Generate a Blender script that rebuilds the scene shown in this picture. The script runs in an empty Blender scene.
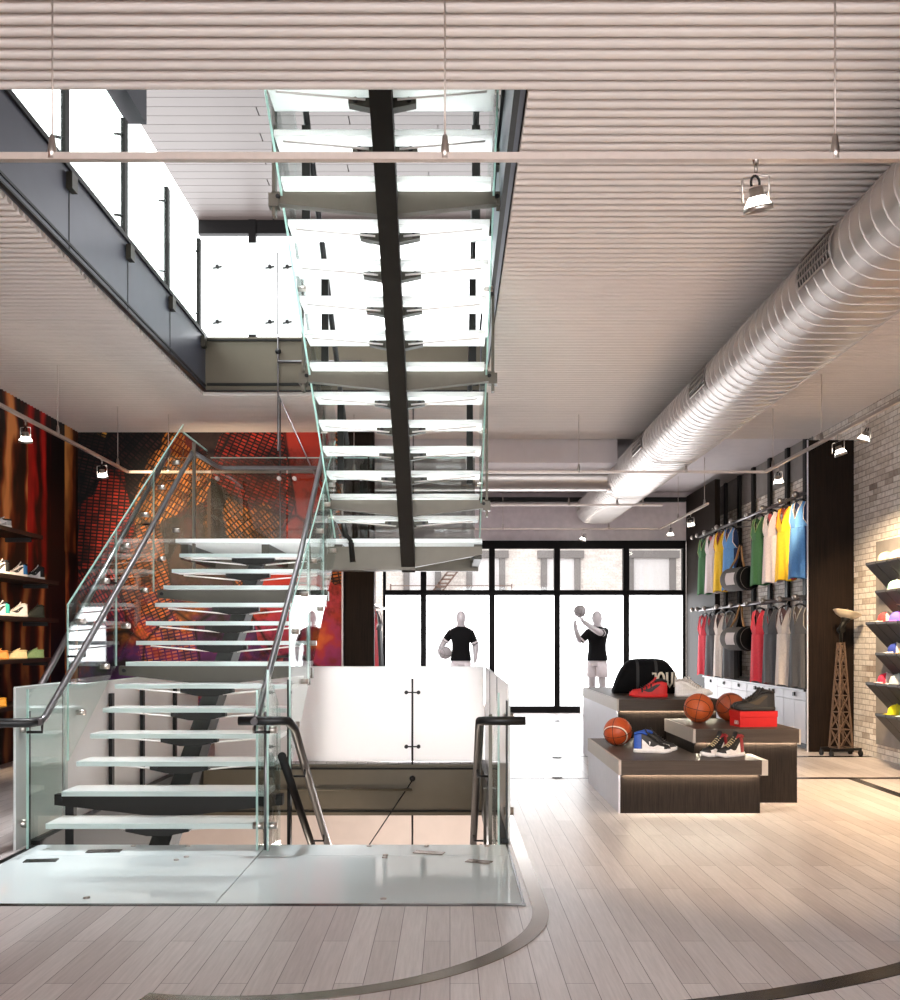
import bpy, bmesh, math, random
from math import sin, cos, pi, sqrt, radians as R
from mathutils import Vector as V, Matrix
random.seed(7)
S = bpy.context.scene
COL = S.collection

# ------------------------------------------------------------------ materials
def c(r, g, b):
    f = lambda u: (u/255/12.92) if u/255 <= .04045 else ((u/255+.055)/1.055)**2.4
    return (f(r), f(g), f(b), 1)

def newmat(name):
    m = bpy.data.materials.new(name); m.use_nodes = True
    nt = m.node_tree; nt.nodes.clear()
    out = nt.nodes.new('ShaderNodeOutputMaterial')
    return m, nt, out

def N(nt, typ, **kw):
    n = nt.nodes.new(typ)
    for k, v in kw.items():
        if hasattr(n, k) and k not in n.inputs.keys(): setattr(n, k, v)
        else: n.inputs[k].default_value = v
    return n

def L(nt, a, ao, b, bi): nt.links.new(a.outputs[ao], b.inputs[bi])

def pbr(name, col, rough=.5, metal=0, var=0, scale=20, bump=0, stretch=(1, 1, 1), spec=.5, coat=0):
    """principled with a little procedural grain"""
    m, nt, out = newmat(name)
    p = N(nt, 'ShaderNodeBsdfPrincipled', Roughness=rough, Metallic=metal)
    p.inputs['Specular IOR Level'].default_value = spec
    p.inputs['Coat Weight'].default_value = coat
    p.inputs['Base Color'].default_value = col
    if var or bump:
        tc = N(nt, 'ShaderNodeTexCoord'); mp = N(nt, 'ShaderNodeMapping'); mp.inputs['Scale'].default_value = stretch
        nz = N(nt, 'ShaderNodeTexNoise', Scale=scale, Detail=4.0)
        L(nt, tc, 'Object', mp, 'Vector'); L(nt, mp, 'Vector', nz, 'Vector')
        if var:
            r = N(nt, 'ShaderNodeValToRGB')
            r.color_ramp.elements[0].position = .3; r.color_ramp.elements[1].position = .7
            r.color_ramp.elements[0].color = tuple(x*(1-var) for x in col[:3])+(1,)
            r.color_ramp.elements[1].color = tuple(min(1, x*(1+var)) for x in col[:3])+(1,)
            L(nt, nz, 'Fac', r, 'Fac'); L(nt, r, 'Color', p, 'Base Color')
        if bump:
            b = N(nt, 'ShaderNodeBump', Strength=bump, Distance=.01)
            L(nt, nz, 'Fac', b, 'Height'); L(nt, b, 'Normal', p, 'Normal')
    L(nt, p, 'BSDF', out, 'Surface')
    return m

def emit(name, col, s):
    m, nt, out = newmat(name)
    e = N(nt, 'ShaderNodeEmission', Color=col, Strength=s)
    L(nt, e, 'Emission', out, 'Surface'); return m

def schlick(nt, f0=.04, scale=1.0):
    g = N(nt, 'ShaderNodeNewGeometry')
    d = N(nt, 'ShaderNodeVectorMath', operation='DOT_PRODUCT')
    L(nt, g, 'Normal', d, 0); L(nt, g, 'Incoming', d, 1)
    a = N(nt, 'ShaderNodeMath', operation='ABSOLUTE'); L(nt, d, 'Value', a, 0)
    s = N(nt, 'ShaderNodeMath', operation='SUBTRACT'); s.inputs[0].default_value = 1; L(nt, a, 0, s, 1)
    p = N(nt, 'ShaderNodeMath', operation='POWER'); L(nt, s, 0, p, 0); p.inputs[1].default_value = 5
    k = N(nt, 'ShaderNodeMath', operation='MULTIPLY_ADD'); L(nt, p, 0, k, 0)
    k.inputs[1].default_value = (1-f0)*scale; k.inputs[2].default_value = f0
    return k

def glass(name, tint, f0=.05, haze=0, hazecol=(.8, .85, .85, 1), scale=.7):
    m, nt, out = newmat(name)
    t = N(nt, 'ShaderNodeBsdfTransparent', Color=tint)
    base = t
    if haze:
        tr = N(nt, 'ShaderNodeBsdfTranslucent', Color=hazecol); df = N(nt, 'ShaderNodeBsdfDiffuse', Color=hazecol)
        mm = N(nt, 'ShaderNodeMixShader', Fac=.5); nt.links.new(tr.outputs[0], mm.inputs[1]); nt.links.new(df.outputs[0], mm.inputs[2])
        mx = N(nt, 'ShaderNodeMixShader', Fac=haze); nt.links.new(t.outputs[0], mx.inputs[1]); nt.links.new(mm.outputs[0], mx.inputs[2])
        base = mx
    g = N(nt, 'ShaderNodeBsdfGlossy', Roughness=.02)
    k = schlick(nt, f0, scale)
    o = N(nt, 'ShaderNodeMixShader')
    L(nt, k, 0, o, 0); nt.links.new(base.outputs[0], o.inputs[1]); nt.links.new(g.outputs[0], o.inputs[2])
    nt.links.new(o.outputs[0], out.inputs['Surface'])
    return m

def axes(nt, u, v, su=1, sv=1):
    """object coordinates -> vector(u axis, v axis, 0)"""
    tc = N(nt, 'ShaderNodeTexCoord'); sp = N(nt, 'ShaderNodeSeparateXYZ'); cb = N(nt, 'ShaderNodeCombineXYZ')
    L(nt, tc, 'Object', sp, 0)
    for ax, i, s in ((u, 0, su), (v, 1, sv)):
        mlt = N(nt, 'ShaderNodeMath', operation='MULTIPLY'); mlt.inputs[1].default_value = s
        L(nt, sp, ax, mlt, 0); L(nt, mlt, 0, cb, i)
    return cb, sp

def ramp(nt, stops, interp='LINEAR'):
    r = N(nt, 'ShaderNodeValToRGB'); cr = r.color_ramp; cr.interpolation = interp
    while len(cr.elements) < len(stops): cr.elements.new(.5)
    for e, (p, col) in zip(cr.elements, stops): e.position = p; e.color = col
    return r

def mixc(nt, fac, a, b, blend='MIX'):
    m = N(nt, 'ShaderNodeMix', data_type='RGBA', blend_type=blend)
    def put(x, i):
        if isinstance(x, tuple): m.inputs[i].default_value = x
        elif isinstance(x, (int, float)): m.inputs[i].default_value = x
        else: nt.links.new(x, m.inputs[i])
    put(fac, 0); put(a, 6); put(b, 7)
    return m.outputs[2]

def mat_planks():
    m, nt, out = newmat('pale_oak_planks')
    cb, sp = axes(nt, 'Y', 'X')
    br = N(nt, 'ShaderNodeTexBrick', offset=.37, offset_frequency=2, squash=1.0)
    for k, v in dict(Scale=1.0, **{'Mortar Size': .0016, 'Mortar Smooth': .1, 'Bias': -.1, 'Brick Width': 1.55, 'Row Height': .118}).items(): br.inputs[k].default_value = v
    br.inputs['Color1'].default_value = c(196, 188, 186); br.inputs['Color2'].default_value = c(172, 162, 160); br.inputs['Mortar'].default_value = c(66, 56, 54)
    L(nt, cb, 0, br, 'Vector')
    cg, _ = axes(nt, 'Y', 'X', 1.2, 22)
    nz = N(nt, 'ShaderNodeTexNoise', Scale=3.0, Detail=6.0, Roughness=.65); L(nt, cg, 0, nz, 'Vector')
    rp = ramp(nt, [(.3, (.82, .81, .81, 1)), (.7, (1.08, 1.08, 1.08, 1))]); L(nt, nz, 'Fac', rp, 'Fac')
    col = mixc(nt, 1.0, br.outputs['Color'], rp.outputs['Color'], 'MULTIPLY')
    p = N(nt, 'ShaderNodeBsdfPrincipled', Roughness=.34); p.inputs['Specular IOR Level'].default_value = .5
    nt.links.new(col, p.inputs['Base Color'])
    b = N(nt, 'ShaderNodeBump', Strength=.25, Distance=.004); b.invert = True
    L(nt, br, 'Fac', b, 'Height'); L(nt, b, 'Normal', p, 'Normal')
    L(nt, p, 'BSDF', out, 'Surface'); return m

def mat_brick(name, u, v, c1, c2, c3, mortar, w=.215, h=.068, dirt=.5):
    m, nt, out = newmat(name)
    cb, sp = axes(nt, u, v)
    br = N(nt, 'ShaderNodeTexBrick', offset=.5)
    for k, vv in dict(Scale=1.0, **{'Mortar Size': .006, 'Mortar Smooth': .3, 'Bias': 0.0, 'Brick Width': w, 'Row Height': h}).items(): br.inputs[k].default_value = vv
    br.inputs['Color1'].default_value = c1; br.inputs['Color2'].default_value = c2; br.inputs['Mortar'].default_value = mortar
    L(nt, cb, 0, br, 'Vector')
    # occasional darker bricks
    b2 = N(nt, 'ShaderNodeTexBrick', offset=.5)
    for k, vv in dict(Scale=1.0, **{'Mortar Size': 0.0, 'Bias': -.4, 'Brick Width': w, 'Row Height': h}).items(): b2.inputs[k].default_value = vv
    b2.inputs['Color1'].default_value = (0, 0, 0, 1); b2.inputs['Color2'].default_value = (1, 1, 1, 1)
    L(nt, cb, 0, b2, 'Vector')
    n1 = N(nt, 'ShaderNodeTexNoise', Scale=1.4, Detail=5.0); L(nt, cb, 0, n1, 'Vector')
    r1 = ramp(nt, [(.45, (0, 0, 0, 1)), (.6, (1, 1, 1, 1))]); L(nt, n1, 'Fac', r1, 'Fac')
    r2 = ramp(nt, [(.35, (0, 0, 0, 1)), (.55, (1, 1, 1, 1))]); L(nt, b2, 'Color', r2, 'Fac')
    f = mixc(nt, 1.0, r1.outputs['Color'], r2.outputs['Color'], 'MULTIPLY')
    f2 = mixc(nt, 1.0, f, (dirt, dirt, dirt, 1), 'MULTIPLY')
    col = mixc(nt, f2, br.outputs['Color'], c3)
    n2 = N(nt, 'ShaderNodeTexNoise', Scale=18.0, Detail=5.0); L(nt, cb, 0, n2, 'Vector')
    r3 = ramp(nt, [(.3, (.78, .78, .78, 1)), (.65, (1.05, 1.05, 1.05, 1))]); L(nt, n2, 'Fac', r3, 'Fac')
    col = mixc(nt, 1.0, col, r3.outputs['Color'], 'MULTIPLY')
    p = N(nt, 'ShaderNodeBsdfPrincipled', Roughness=.85); nt.links.new(col, p.inputs['Base Color'])
    b = N(nt, 'ShaderNodeBump', Strength=.6, Distance=.012); b.invert = True
    L(nt, br, 'Fac', b, 'Height'); L(nt, b, 'Normal', p, 'Normal')
    L(nt, p, 'BSDF', out, 'Surface'); return m

def mat_wood(name, c1, c2, u, v, rough=.45, scale=1.0):
    m, nt, out = newmat(name)
    tc = N(nt, 'ShaderNodeTexCoord'); mp = N(nt, 'ShaderNodeMapping')
    sc = {'Z': (26, 26, 1.0), 'X': (1, 26, 26)}[v]; mp.inputs['Scale'].default_value = tuple(s*scale for s in sc)
    L(nt, tc, 'Object', mp, 'Vector')
    nz = N(nt, 'ShaderNodeTexNoise', Scale=2.2, Detail=7.0, Roughness=.7); L(nt, mp, 'Vector', nz, 'Vector')
    r = ramp(nt, [(.3, c1), (.7, c2)]); L(nt, nz, 'Fac', r, 'Fac')
    p = N(nt, 'ShaderNodeBsdfPrincipled', Roughness=rough); p.inputs['Specular IOR Level'].default_value = .10; L(nt, r, 'Color', p, 'Base Color')
    L(nt, p, 'BSDF', out, 'Surface'); return m

def mat_mural_city():
    """perspective jumble of city blocks, orange and crimson on black"""
    m, nt, out = newmat('mural_city')
    cb, sp = axes(nt, 'X', 'Z')
    mpv = N(nt, 'ShaderNodeMapping'); mpv.inputs['Location'].default_value = (3.1, 1.7, 0); mpv.inputs['Rotation'].default_value = (0, 0, .5); mpv.inputs['Scale'].default_value = (1.0, .62, 1)
    L(nt, cb, 0, mpv, 'Vector')
    vo = N(nt, 'ShaderNodeTexVoronoi', voronoi_dimensions='2D', distance='MANHATTAN', Scale=1.3); L(nt, mpv, 'Vector', vo, 'Vector')
    sc = N(nt, 'ShaderNodeSeparateColor'); L(nt, vo, 'Color', sc, 0)
    ang = N(nt, 'ShaderNodeMath', operation='MULTIPLY_ADD'); L(nt, sc, 0, ang, 0); ang.inputs[1].default_value = 2.2; ang.inputs[2].default_value = -1.1
    rot = N(nt, 'ShaderNodeVectorRotate', rotation_type='Z_AXIS'); L(nt, cb, 0, rot, 'Vector'); L(nt, ang, 0, rot, 'Angle')
    br = N(nt, 'ShaderNodeTexBrick', offset=0.0)
    for k, v in dict(Scale=1.0, **{'Mortar Size': .011, 'Mortar Smooth': .2, 'Bias': .1, 'Brick Width': .085, 'Row Height': .045}).items(): br.inputs[k].default_value = v
    br.inputs['Color1'].default_value = (1, 1, 1, 1); br.inputs['Color2'].default_value = (.25, .25, .25, 1); br.inputs['Mortar'].default_value = (0.02, 0.02, 0.02, 1)
    L(nt, rot, 'Vector', br, 'Vector')
    pal = ramp(nt, [(0, c(206, 110, 40)), (.2, c(190, 50, 30)), (.36, c(236, 140, 50)), (.5, c(60, 30, 26)), (.6, c(206, 60, 44)), (.72, c(240, 170, 70)), (.88, c(150, 44, 36))], 'CONSTANT')
    L(nt, sc, 1, pal, 'Fac')
    col = mixc(nt, 1.0, br.outputs['Color'], pal.outputs['Color'], 'MULTIPLY')
    # some blocks are plain faces
    pl = ramp(nt, [(0, (0, 0, 0, 1)), (.62, (1, 1, 1, 1))], 'CONSTANT'); L(nt, sc, 2, pl, 'Fac')
    pal2 = ramp(nt, [(0, c(40, 26, 24)), (.4, c(170, 50, 36)), (.6, c(60, 34, 28)), (.75, c(206, 96, 56))], 'CONSTANT'); L(nt, sc, 0, pal2, 'Fac')
    col = mixc(nt, pl.outputs['Color'], col, pal2.outputs['Color'])
    # purple and magenta towards the floor
    lo = N(nt, 'ShaderNodeMapRange'); L(nt, sp, 'Z', lo, 0)
    for i, v in ((1, 2.3), (2, 1.2), (3, 0), (4, .55)): lo.inputs[i].default_value = v
    n3 = N(nt, 'ShaderNodeTexNoise', Scale=2.4, Detail=3.0); L(nt, cb, 0, n3, 'Vector')
    pp = ramp(nt, [(.35, c(20, 12, 24)), (.5, c(90, 30, 110)), (.58, c(150, 40, 60)), (.68, c(214, 120, 40))]); L(nt, n3, 'Fac', pp, 'Fac')
    col = mixc(nt, lo.outputs[0], col, pp.outputs['Color'])
    # dark outlines between blocks and inky patches
    ve = N(nt, 'ShaderNodeTexVoronoi', voronoi_dimensions='2D', feature='DISTANCE_TO_EDGE', Scale=1.3); L(nt, mpv, 'Vector', ve, 'Vector')
    re = ramp(nt, [(0.0, (0.03, .03, .03, 1)), (.04, (1, 1, 1, 1))]); L(nt, ve, 'Distance', re, 'Fac')
    col = mixc(nt, 1.0, col, re.outputs['Color'], 'MULTIPLY')
    n2 = N(nt, 'ShaderNodeTexNoise', Scale=1.5, Detail=7.0, Roughness=.7); L(nt, cb, 0, n2, 'Vector')
    rk = ramp(nt, [(.36, (.05, .04, .04, 1)), (.5, (1, 1, 1, 1))]); L(nt, n2, 'Fac', rk, 'Fac')
    col = mixc(nt, 1.0, col, rk.outputs['Color'], 'MULTIPLY')
    p = N(nt, 'ShaderNodeBsdfPrincipled', Roughness=.55); p.inputs['Specular IOR Level'].default_value = .25
    nt.links.new(col, p.inputs['Base Color']); L(nt, p, 'BSDF', out, 'Surface'); return m

def mat_mural_cloth():
    """tall painted folds of brown, orange and red cloth on black"""
    m, nt, out = newmat('mural_cloth')
    cb, sp = axes(nt, 'Y', 'Z', 1, .45)
    w = N(nt, 'ShaderNodeTexWave', wave_type='BANDS', bands_direction='X', wave_profile='SIN')
    for k, v in dict(Scale=.7, Distortion=10.0, Detail=4.0, **{'Detail Scale': .9, 'Detail Roughness': .62}).items(): w.inputs[k].default_value = v
    L(nt, cb, 0, w, 'Vector')
    brown = ramp(nt, [(.12, c(16, 10, 9)), (.42, c(88, 34, 16)), (.68, c(158, 74, 32)), (.95, c(240, 158, 92))]); L(nt, w, 'Fac', brown, 'Fac')
    red = ramp(nt, [(.15, c(40, 6, 8)), (.6, c(160, 16, 18)), (.9, c(208, 40, 34))]); L(nt, w, 'Fac', red, 'Fac')
    org = ramp(nt, [(.05, c(90, 40, 16)), (.5, c(196, 116, 56)), (.9, c(232, 168, 96))]); L(nt, w, 'Fac', org, 'Fac')
    def band(axis, a, b, e=.05, wob=.25):
        n = N(nt, 'ShaderNodeTexNoise', Scale=1.3, Detail=3.0); L(nt, sp0, 'Vector', n, 'Vector')
        ad = N(nt, 'ShaderNodeMath', operation='MULTIPLY_ADD'); L(nt, n, 'Fac', ad, 0); ad.inputs[1].default_value = wob
        L(nt, sp, axis, ad, 2)
        r = ramp(nt, [(0, (0, 0, 0, 1)), (.02, (1, 1, 1, 1)), (.96, (1, 1, 1, 1)), (1, (0, 0, 0, 1))])
        mr = N(nt, 'ShaderNodeMapRange'); L(nt, ad, 0, mr, 0)
        mr.inputs[1].default_value = a+wob/2; mr.inputs[2].default_value = b+wob/2
        L(nt, mr, 0, r, 'Fac'); return r.outputs['Color']
    sp0 = N(nt, 'ShaderNodeCombineXYZ'); L(nt, sp, 'Z', sp0, 0)
    rb = mixc(nt, 1.0, band('Y', 11.95, 12.75), band('Z', 2.2, 4.3, wob=.1), 'MULTIPLY')
    dk = band('Y', 12.65, 13.14, wob=.12)
    ob = mixc(nt, 1.0, band('Y', 13.1, 13.5, wob=.05), band('Z', 2.55, 4.3, wob=.1), 'MULTIPLY')
    col = mixc(nt, rb, brown.outputs['Color'], red.outputs['Color'])
    col = mixc(nt, dk, col, c(16, 10, 12))
    col = mixc(nt, ob, col, org.outputs['Color'])
    lowz = N(nt, 'ShaderNodeMapRange'); L(nt, sp, 'Z', lowz, 0)
    n2 = N(nt, 'ShaderNodeTexNoise', Scale=.9, Detail=4.0); L(nt, cb, 0, n2, 'Vector')
    rk = ramp(nt, [(.42, (.06, .05, .05, 1)), (.56, (1, 1, 1, 1))]); L(nt, n2, 'Fac', rk, 'Fac')
    col = mixc(nt, .85, col, mixc(nt, 1.0, col, rk.outputs['Color'], 'MULTIPLY'))
    p = N(nt, 'ShaderNodeBsdfPrincipled', Roughness=.5); p.inputs['Specular IOR Level'].default_value = .3
    nt.links.new(col, p.inputs['Base Color']); L(nt, p, 'BSDF', out, 'Surface'); return m

def frosted(name, col, trans=.5, gloss=.05, rough=.05, clear=0):
    m, nt, out = newmat(name)
    d = N(nt, 'ShaderNodeBsdfDiffuse', Color=col); t = N(nt, 'ShaderNodeBsdfTranslucent', Color=col)
    mx = N(nt, 'ShaderNodeMixShader', Fac=trans); nt.links.new(d.outputs[0], mx.inputs[1]); nt.links.new(t.outputs[0], mx.inputs[2])
    if clear:
        tp = N(nt, 'ShaderNodeBsdfTransparent', Color=(.93, .97, .96, 1)); m2 = N(nt, 'ShaderNodeMixShader', Fac=clear)
        nt.links.new(mx.outputs[0], m2.inputs[1]); nt.links.new(tp.outputs[0], m2.inputs[2]); mx = m2
    g = N(nt, 'ShaderNodeBsdfGlossy', Roughness=rough); k = schlick(nt, gloss, .8); o = N(nt, 'ShaderNodeMixShader')
    L(nt, k, 0, o, 0); nt.links.new(mx.outputs[0], o.inputs[1]); nt.links.new(g.outputs[0], o.inputs[2])
    nt.links.new(o.outputs[0], out.inputs['Surface']); return m

WIN = 2.6
MAT = dict(
    planks=mat_planks(),
    brick=mat_brick('whitewashed_brick', 'Y', 'Z', c(246, 240, 234), c(226, 216, 206), c(140, 118, 102), c(178, 166, 156), dirt=.75),
    facade=mat_brick('pale_street_brick', 'X', 'Z', c(236, 226, 220), c(226, 212, 206), c(200, 184, 176), c(220, 208, 202), .25, .09, .3),
    ceil=pbr('ceiling_slats_paint', c(222, 212, 206), .55, var=.02, scale=5),
    ceilback=pbr('ceiling_gap_dark', c(62, 54, 50), .8, var=.05, scale=9),
    plaster=pbr('pale_plaster', c(206, 196, 196), .8, var=.03, scale=6, bump=.1),
    plaster2=pbr('grey_stucco', c(212, 202, 204), .85, var=.07, scale=9, bump=.3),
    taupeplank=None,
    wood=mat_wood('dark_wood_panel', c(16, 11, 8), c(38, 27, 20), 'X', 'Z', .6),
    plinthwood=mat_wood('plinth_ash_veneer', c(20, 16, 13), c(48, 39, 33), 'X', 'Z', .5, 1.6),
    plinthtop=mat_wood('plinth_taupe_top', c(66, 57, 51), c(80, 70, 63), 'X', 'X', .42, 1.2),
    plinthlight=pbr('pale_end_and_lit_edge', c(176, 165, 155), .5, var=.04, scale=12),
    plinthside=pbr('pale_trim_and_lit_side', c(206, 204, 212), .45, var=.03, scale=12),
    black=pbr('black_frame', c(17, 16, 16), .5, var=.1, scale=30, spec=.25),
    mull=pbr('window_frame_black', c(14, 12, 12), .6, var=.08, scale=30, spec=.12),
    beamsteel=pbr('dark_slate_steel', c(30, 32, 39), .5, spec=.2, var=.05),
    bluesteel=pbr('blue_grey_steel', c(58, 62, 76), .38, .25, var=.06, scale=6),
    olive=pbr('olive_steel', c(56, 53, 44), .42, .35, var=.06, scale=8),
    darkolive=pbr('dark_olive_steel', c(22, 21, 18), .5, 0, var=.06, scale=12, spec=.2),
    taupesteel=pbr('taupe_steel', c(92, 86, 76), .4, .4, var=.05, scale=8),
    brown=pbr('brown_bronze_fascia', c(94, 86, 72), .4, .25, var=.05, scale=5),
    chrome=pbr('brushed_steel', c(176, 168, 162), .28, 1.0, var=.05, scale=30),
    rail=pbr('handrail_steel', c(120, 116, 118), .3, .9, var=.05, scale=30),
    railblack=pbr('handrail_black', c(22, 21, 22), .4, .3, var=.05, scale=30),
    trackm=pbr('track_satin', c(190, 176, 168), .4, .6, var=.04, scale=30),
    duct=pbr('galvanised_duct', c(196, 189, 185), .40, .92, var=.05, scale=7),
    grille=pbr('grille_dark', c(36, 33, 32), .5, var=.1, scale=30),
    inlay=pbr('steel_floor_inlay', c(150, 138, 128), .2, 1.0, var=.08, scale=6),
    inlaydark=pbr('dark_floor_inlay', c(34, 30, 28), .25, .4, var=.1, scale=6),
    glass=glass('clear_glass', (.90, .95, .935, 1), .045),
    glassgrey=glass('grey_tinted_glass', (.66, .69, .67, 1), .05),
    winglass=glass('window_clear_glass', (.95, .97, .97, 1), .03),
    frost=frosted('frosted_white_glass', (.90, .93, .92, 1), .5, .05, .06),
    frostpanel=frosted('frosted_balustrade_glass', (.985, .975, .97, 1), .75, .05, .12, .05),
    reflhaze=glass('reflection_haze_glass', (.92, .95, .94, 1), .05, .6, (.86, .88, .87, 1)),  # white haze stands in for the clear pane's bright reflection
    tread=frosted('frosted_tread_glass', (.965, .985, .975, 1), .66, .04, .08, .04),
    landing=frosted('frosted_landing_glass', (.70, .77, .78, 1), .15, .06, .05),
    edge=frosted('glass_green_edge', (.62,.86,.80,1), .6, .05, .1, .3), noseedge=frosted('glass_pale_edge', (.84,.95,.92,1), .6, .05, .1, .1),
    window=emit('daylit_frosted_film', (.97, .98, 1, 1), 3.0),
    mural=mat_mural_city(), cloth=mat_mural_cloth(),
    white=pbr('white_paint', c(232, 228, 226), .5, var=.02, scale=10),
    cab=pbr('white_locker_laminate', c(178, 172, 177), .45, var=.02, scale=10),
    mann=pbr('mannequin_gloss_white', c(178, 172, 174), .35, var=.02, scale=10),
    blackcloth=pbr('black_cloth', c(15, 14, 15), .9, var=.15, scale=60, bump=.1, spec=.15),
    whitecloth=pbr('white_cloth', c(214, 206, 208), .9, var=.04, scale=60, bump=.1),
    ball_orange=None, rust=pbr('rusty_lattice', c(104, 82, 66), .6, .3, var=.2, scale=30),
    shade=pbr('cream_enamel', c(226, 208, 176), .4, var=.04, scale=10),
    shelfdark=pbr('dark_shelf', c(30, 23, 19), .5, var=.15, scale=20),
    capshelf=pbr('charcoal_shelf', c(40, 36, 33), .55, var=.1, scale=20),
    greypanel=pbr('grey_concrete_panel', c(136, 130, 126), .7, var=.1, scale=6),
    led=emit('led_strip', (1, .88, .70, 1), 60.0),
    lamp=emit('lamp_face', (1, .93, .82, 1), 8.0),
    beige=pbr('lower_beige_wall', c(214, 202, 194), .8, var=.03, scale=4),
    boxred=pbr('red_card', c(204, 22, 20), .5, var=.03, scale=20),
    leaf=pbr('leaf_green', c(84, 100, 50), .6, var=.3, scale=20),
)
def colmat(rgb, rough=.7, var=.08):
    k = 'paint_%d_%d_%d' % rgb
    return bpy.data.materials.get(k) or pbr(k, c(*rgb), rough, var=var, scale=40)

# ------------------------------------------------------------------ mesh builder
class MB:
    def __init__(s): s.v = []; s.f = []; s.sm = []
    def add(s, vs, fs, smooth=False):
        o = len(s.v); s.v += [V(p) for p in vs]
        s.f += [tuple(i+o for i in f) for f in fs]; s.sm += [smooth]*len(fs); return s
    def box(s, x0, x1, y0, y1, z0, z1):
        vs = [(x, y, z) for z in (z0, z1) for y in (y0, y1) for x in (x0, x1)]
        return s.add(vs, [(0, 2, 3, 1), (4, 5, 7, 6), (0, 1, 5, 4), (2, 6, 7, 3), (0, 4, 6, 2), (1, 3, 7, 5)])
    def bar(s, p, q, w, h, up=(0, 0, 1)):
        p, q = V(p), V(q); d = (q-p).normalized(); u = V(up)
        if abs(d.dot(u)) > .98: u = V((0, 1, 0))
        sd = d.cross(u).normalized()*(w/2); u = sd.cross(d).normalized()*(h/2)
        vs = [p+a*sd+b*u for a, b in ((-1, -1), (1, -1), (1, 1), (-1, 1))]+[q+a*sd+b*u for a, b in ((-1, -1), (1, -1), (1, 1), (-1, 1))]
        return s.add(vs, [(3, 2, 1, 0), (4, 5, 6, 7), (0, 1, 5, 4), (1, 2, 6, 5), (2, 3, 7, 6), (3, 0, 4, 7)])
    def tube(s, pts, r, n=10, closed=False, caps=True):
        pts = [V(p) for p in pts]; k = len(pts); rs = r if isinstance(r, (list, tuple)) else [r]*k
        ring = []; u = None
        for i, p in enumerate(pts):
            a = pts[i-1] if (i or closed) else p; b = pts[(i+1) % k] if (i < k-1 or closed) else p
            d = (b-a).normalized()
            if u is None: u = d.orthogonal().normalized()
            u = (u-d*u.dot(d)); u = u.normalized() if u.length > 1e-6 else d.orthogonal().normalized()
            w = d.cross(u); ring.append([p+(u*cos(2*pi*j/n)+w*sin(2*pi*j/n))*rs[i] for j in range(n)])
        return s.loft(ring, closed, caps)
    def loft(s, rings, closed=False, caps=True, loop=True, smooth=True):
        n = len(rings[0]); k = len(rings); vs = [p for r in rings for p in r]; fs = []
        for i in range(k if closed else k-1):
            for j in range(n if loop else n-1):
                a, b = i*n+j, i*n+(j+1) % n; e, g = ((i+1) % k)*n+j, ((i+1) % k)*n+(j+1) % n
                fs.append((a, b, g, e))
        s.add(vs, fs, smooth)
        if caps and not closed and loop:
            o = len(s.v)-len(vs); s.f += [tuple(o+j for j in range(n))[::-1], tuple(o+(k-1)*n+j for j in range(n))]; s.sm += [False]*2
        return s
    def prism(s, poly, fn, t0, t1):
        """poly of 2d points placed by fn(u, v, t)"""
        n = len(poly); vs = [fn(u, v, t0) for u, v in poly]+[fn(u, v, t1) for u, v in poly]
        fs = [tuple(range(n))[::-1], tuple(range(n, 2*n))]+[(j, (j+1) % n, n+(j+1) % n, n+j) for j in range(n)]
        return s.add(vs, fs)
    def lathe(s, prof, cx=0, cy=0, n=20, z0=0):
        return s.loft([[V((cx+r*cos(2*pi*j/n), cy+r*sin(2*pi*j/n), z+z0)) for j in range(n)] for r, z in prof])
    def sphere(s, ctr, r, n=20, m=12, sc=(1, 1, 1)):
        ctr = V(ctr); rings = []
        for i in range(m+1):
            a = -pi/2+pi*i/m; rr = max(cos(a), 1e-3)*r
            rings.append([ctr+V((rr*cos(2*pi*j/n)*sc[0], rr*sin(2*pi*j/n)*sc[1], r*sin(a)*sc[2])) for j in range(n)])
        return s.loft(rings)
    def xf(s, m): s.v = [m @ p for p in s.v]; return s
    def mesh(s, name, mat, off=V((0, 0, 0))):
        me = bpy.data.meshes.new(name); me.from_pydata([tuple(p-off) for p in s.v], [], s.f)
        me.polygons.foreach_set('use_smooth', s.sm)
        bm = bmesh.new(); bm.from_mesh(me); bmesh.ops.recalc_face_normals(bm, faces=bm.faces); bm.to_mesh(me); bm.free()
        me.materials.append(mat if not isinstance(mat, str) else MAT[mat]); me.update(); return me
    def build(s, name, mat, parent=None, world=False, bev=0):
        off = V((0, 0, 0))
        if world and parent is not None: off = rootloc(parent)
        top = parent is None
        if top and world != 'keep':
            xs = [[p[i] for p in s.v] for i in range(3)]
            off = V(((min(xs[0])+max(xs[0]))/2, (min(xs[1])+max(xs[1]))/2, min(xs[2])))
        o = bpy.data.objects.new(name, s.mesh(name, mat, off)); COL.objects.link(o)
        if top: o.location = off
        else: o.parent = parent
        if bev:
            md = o.modifiers.new('bevel', 'BEVEL'); md.width = bev; md.segments = 2; md.limit_method = 'ANGLE'
        return o

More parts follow.
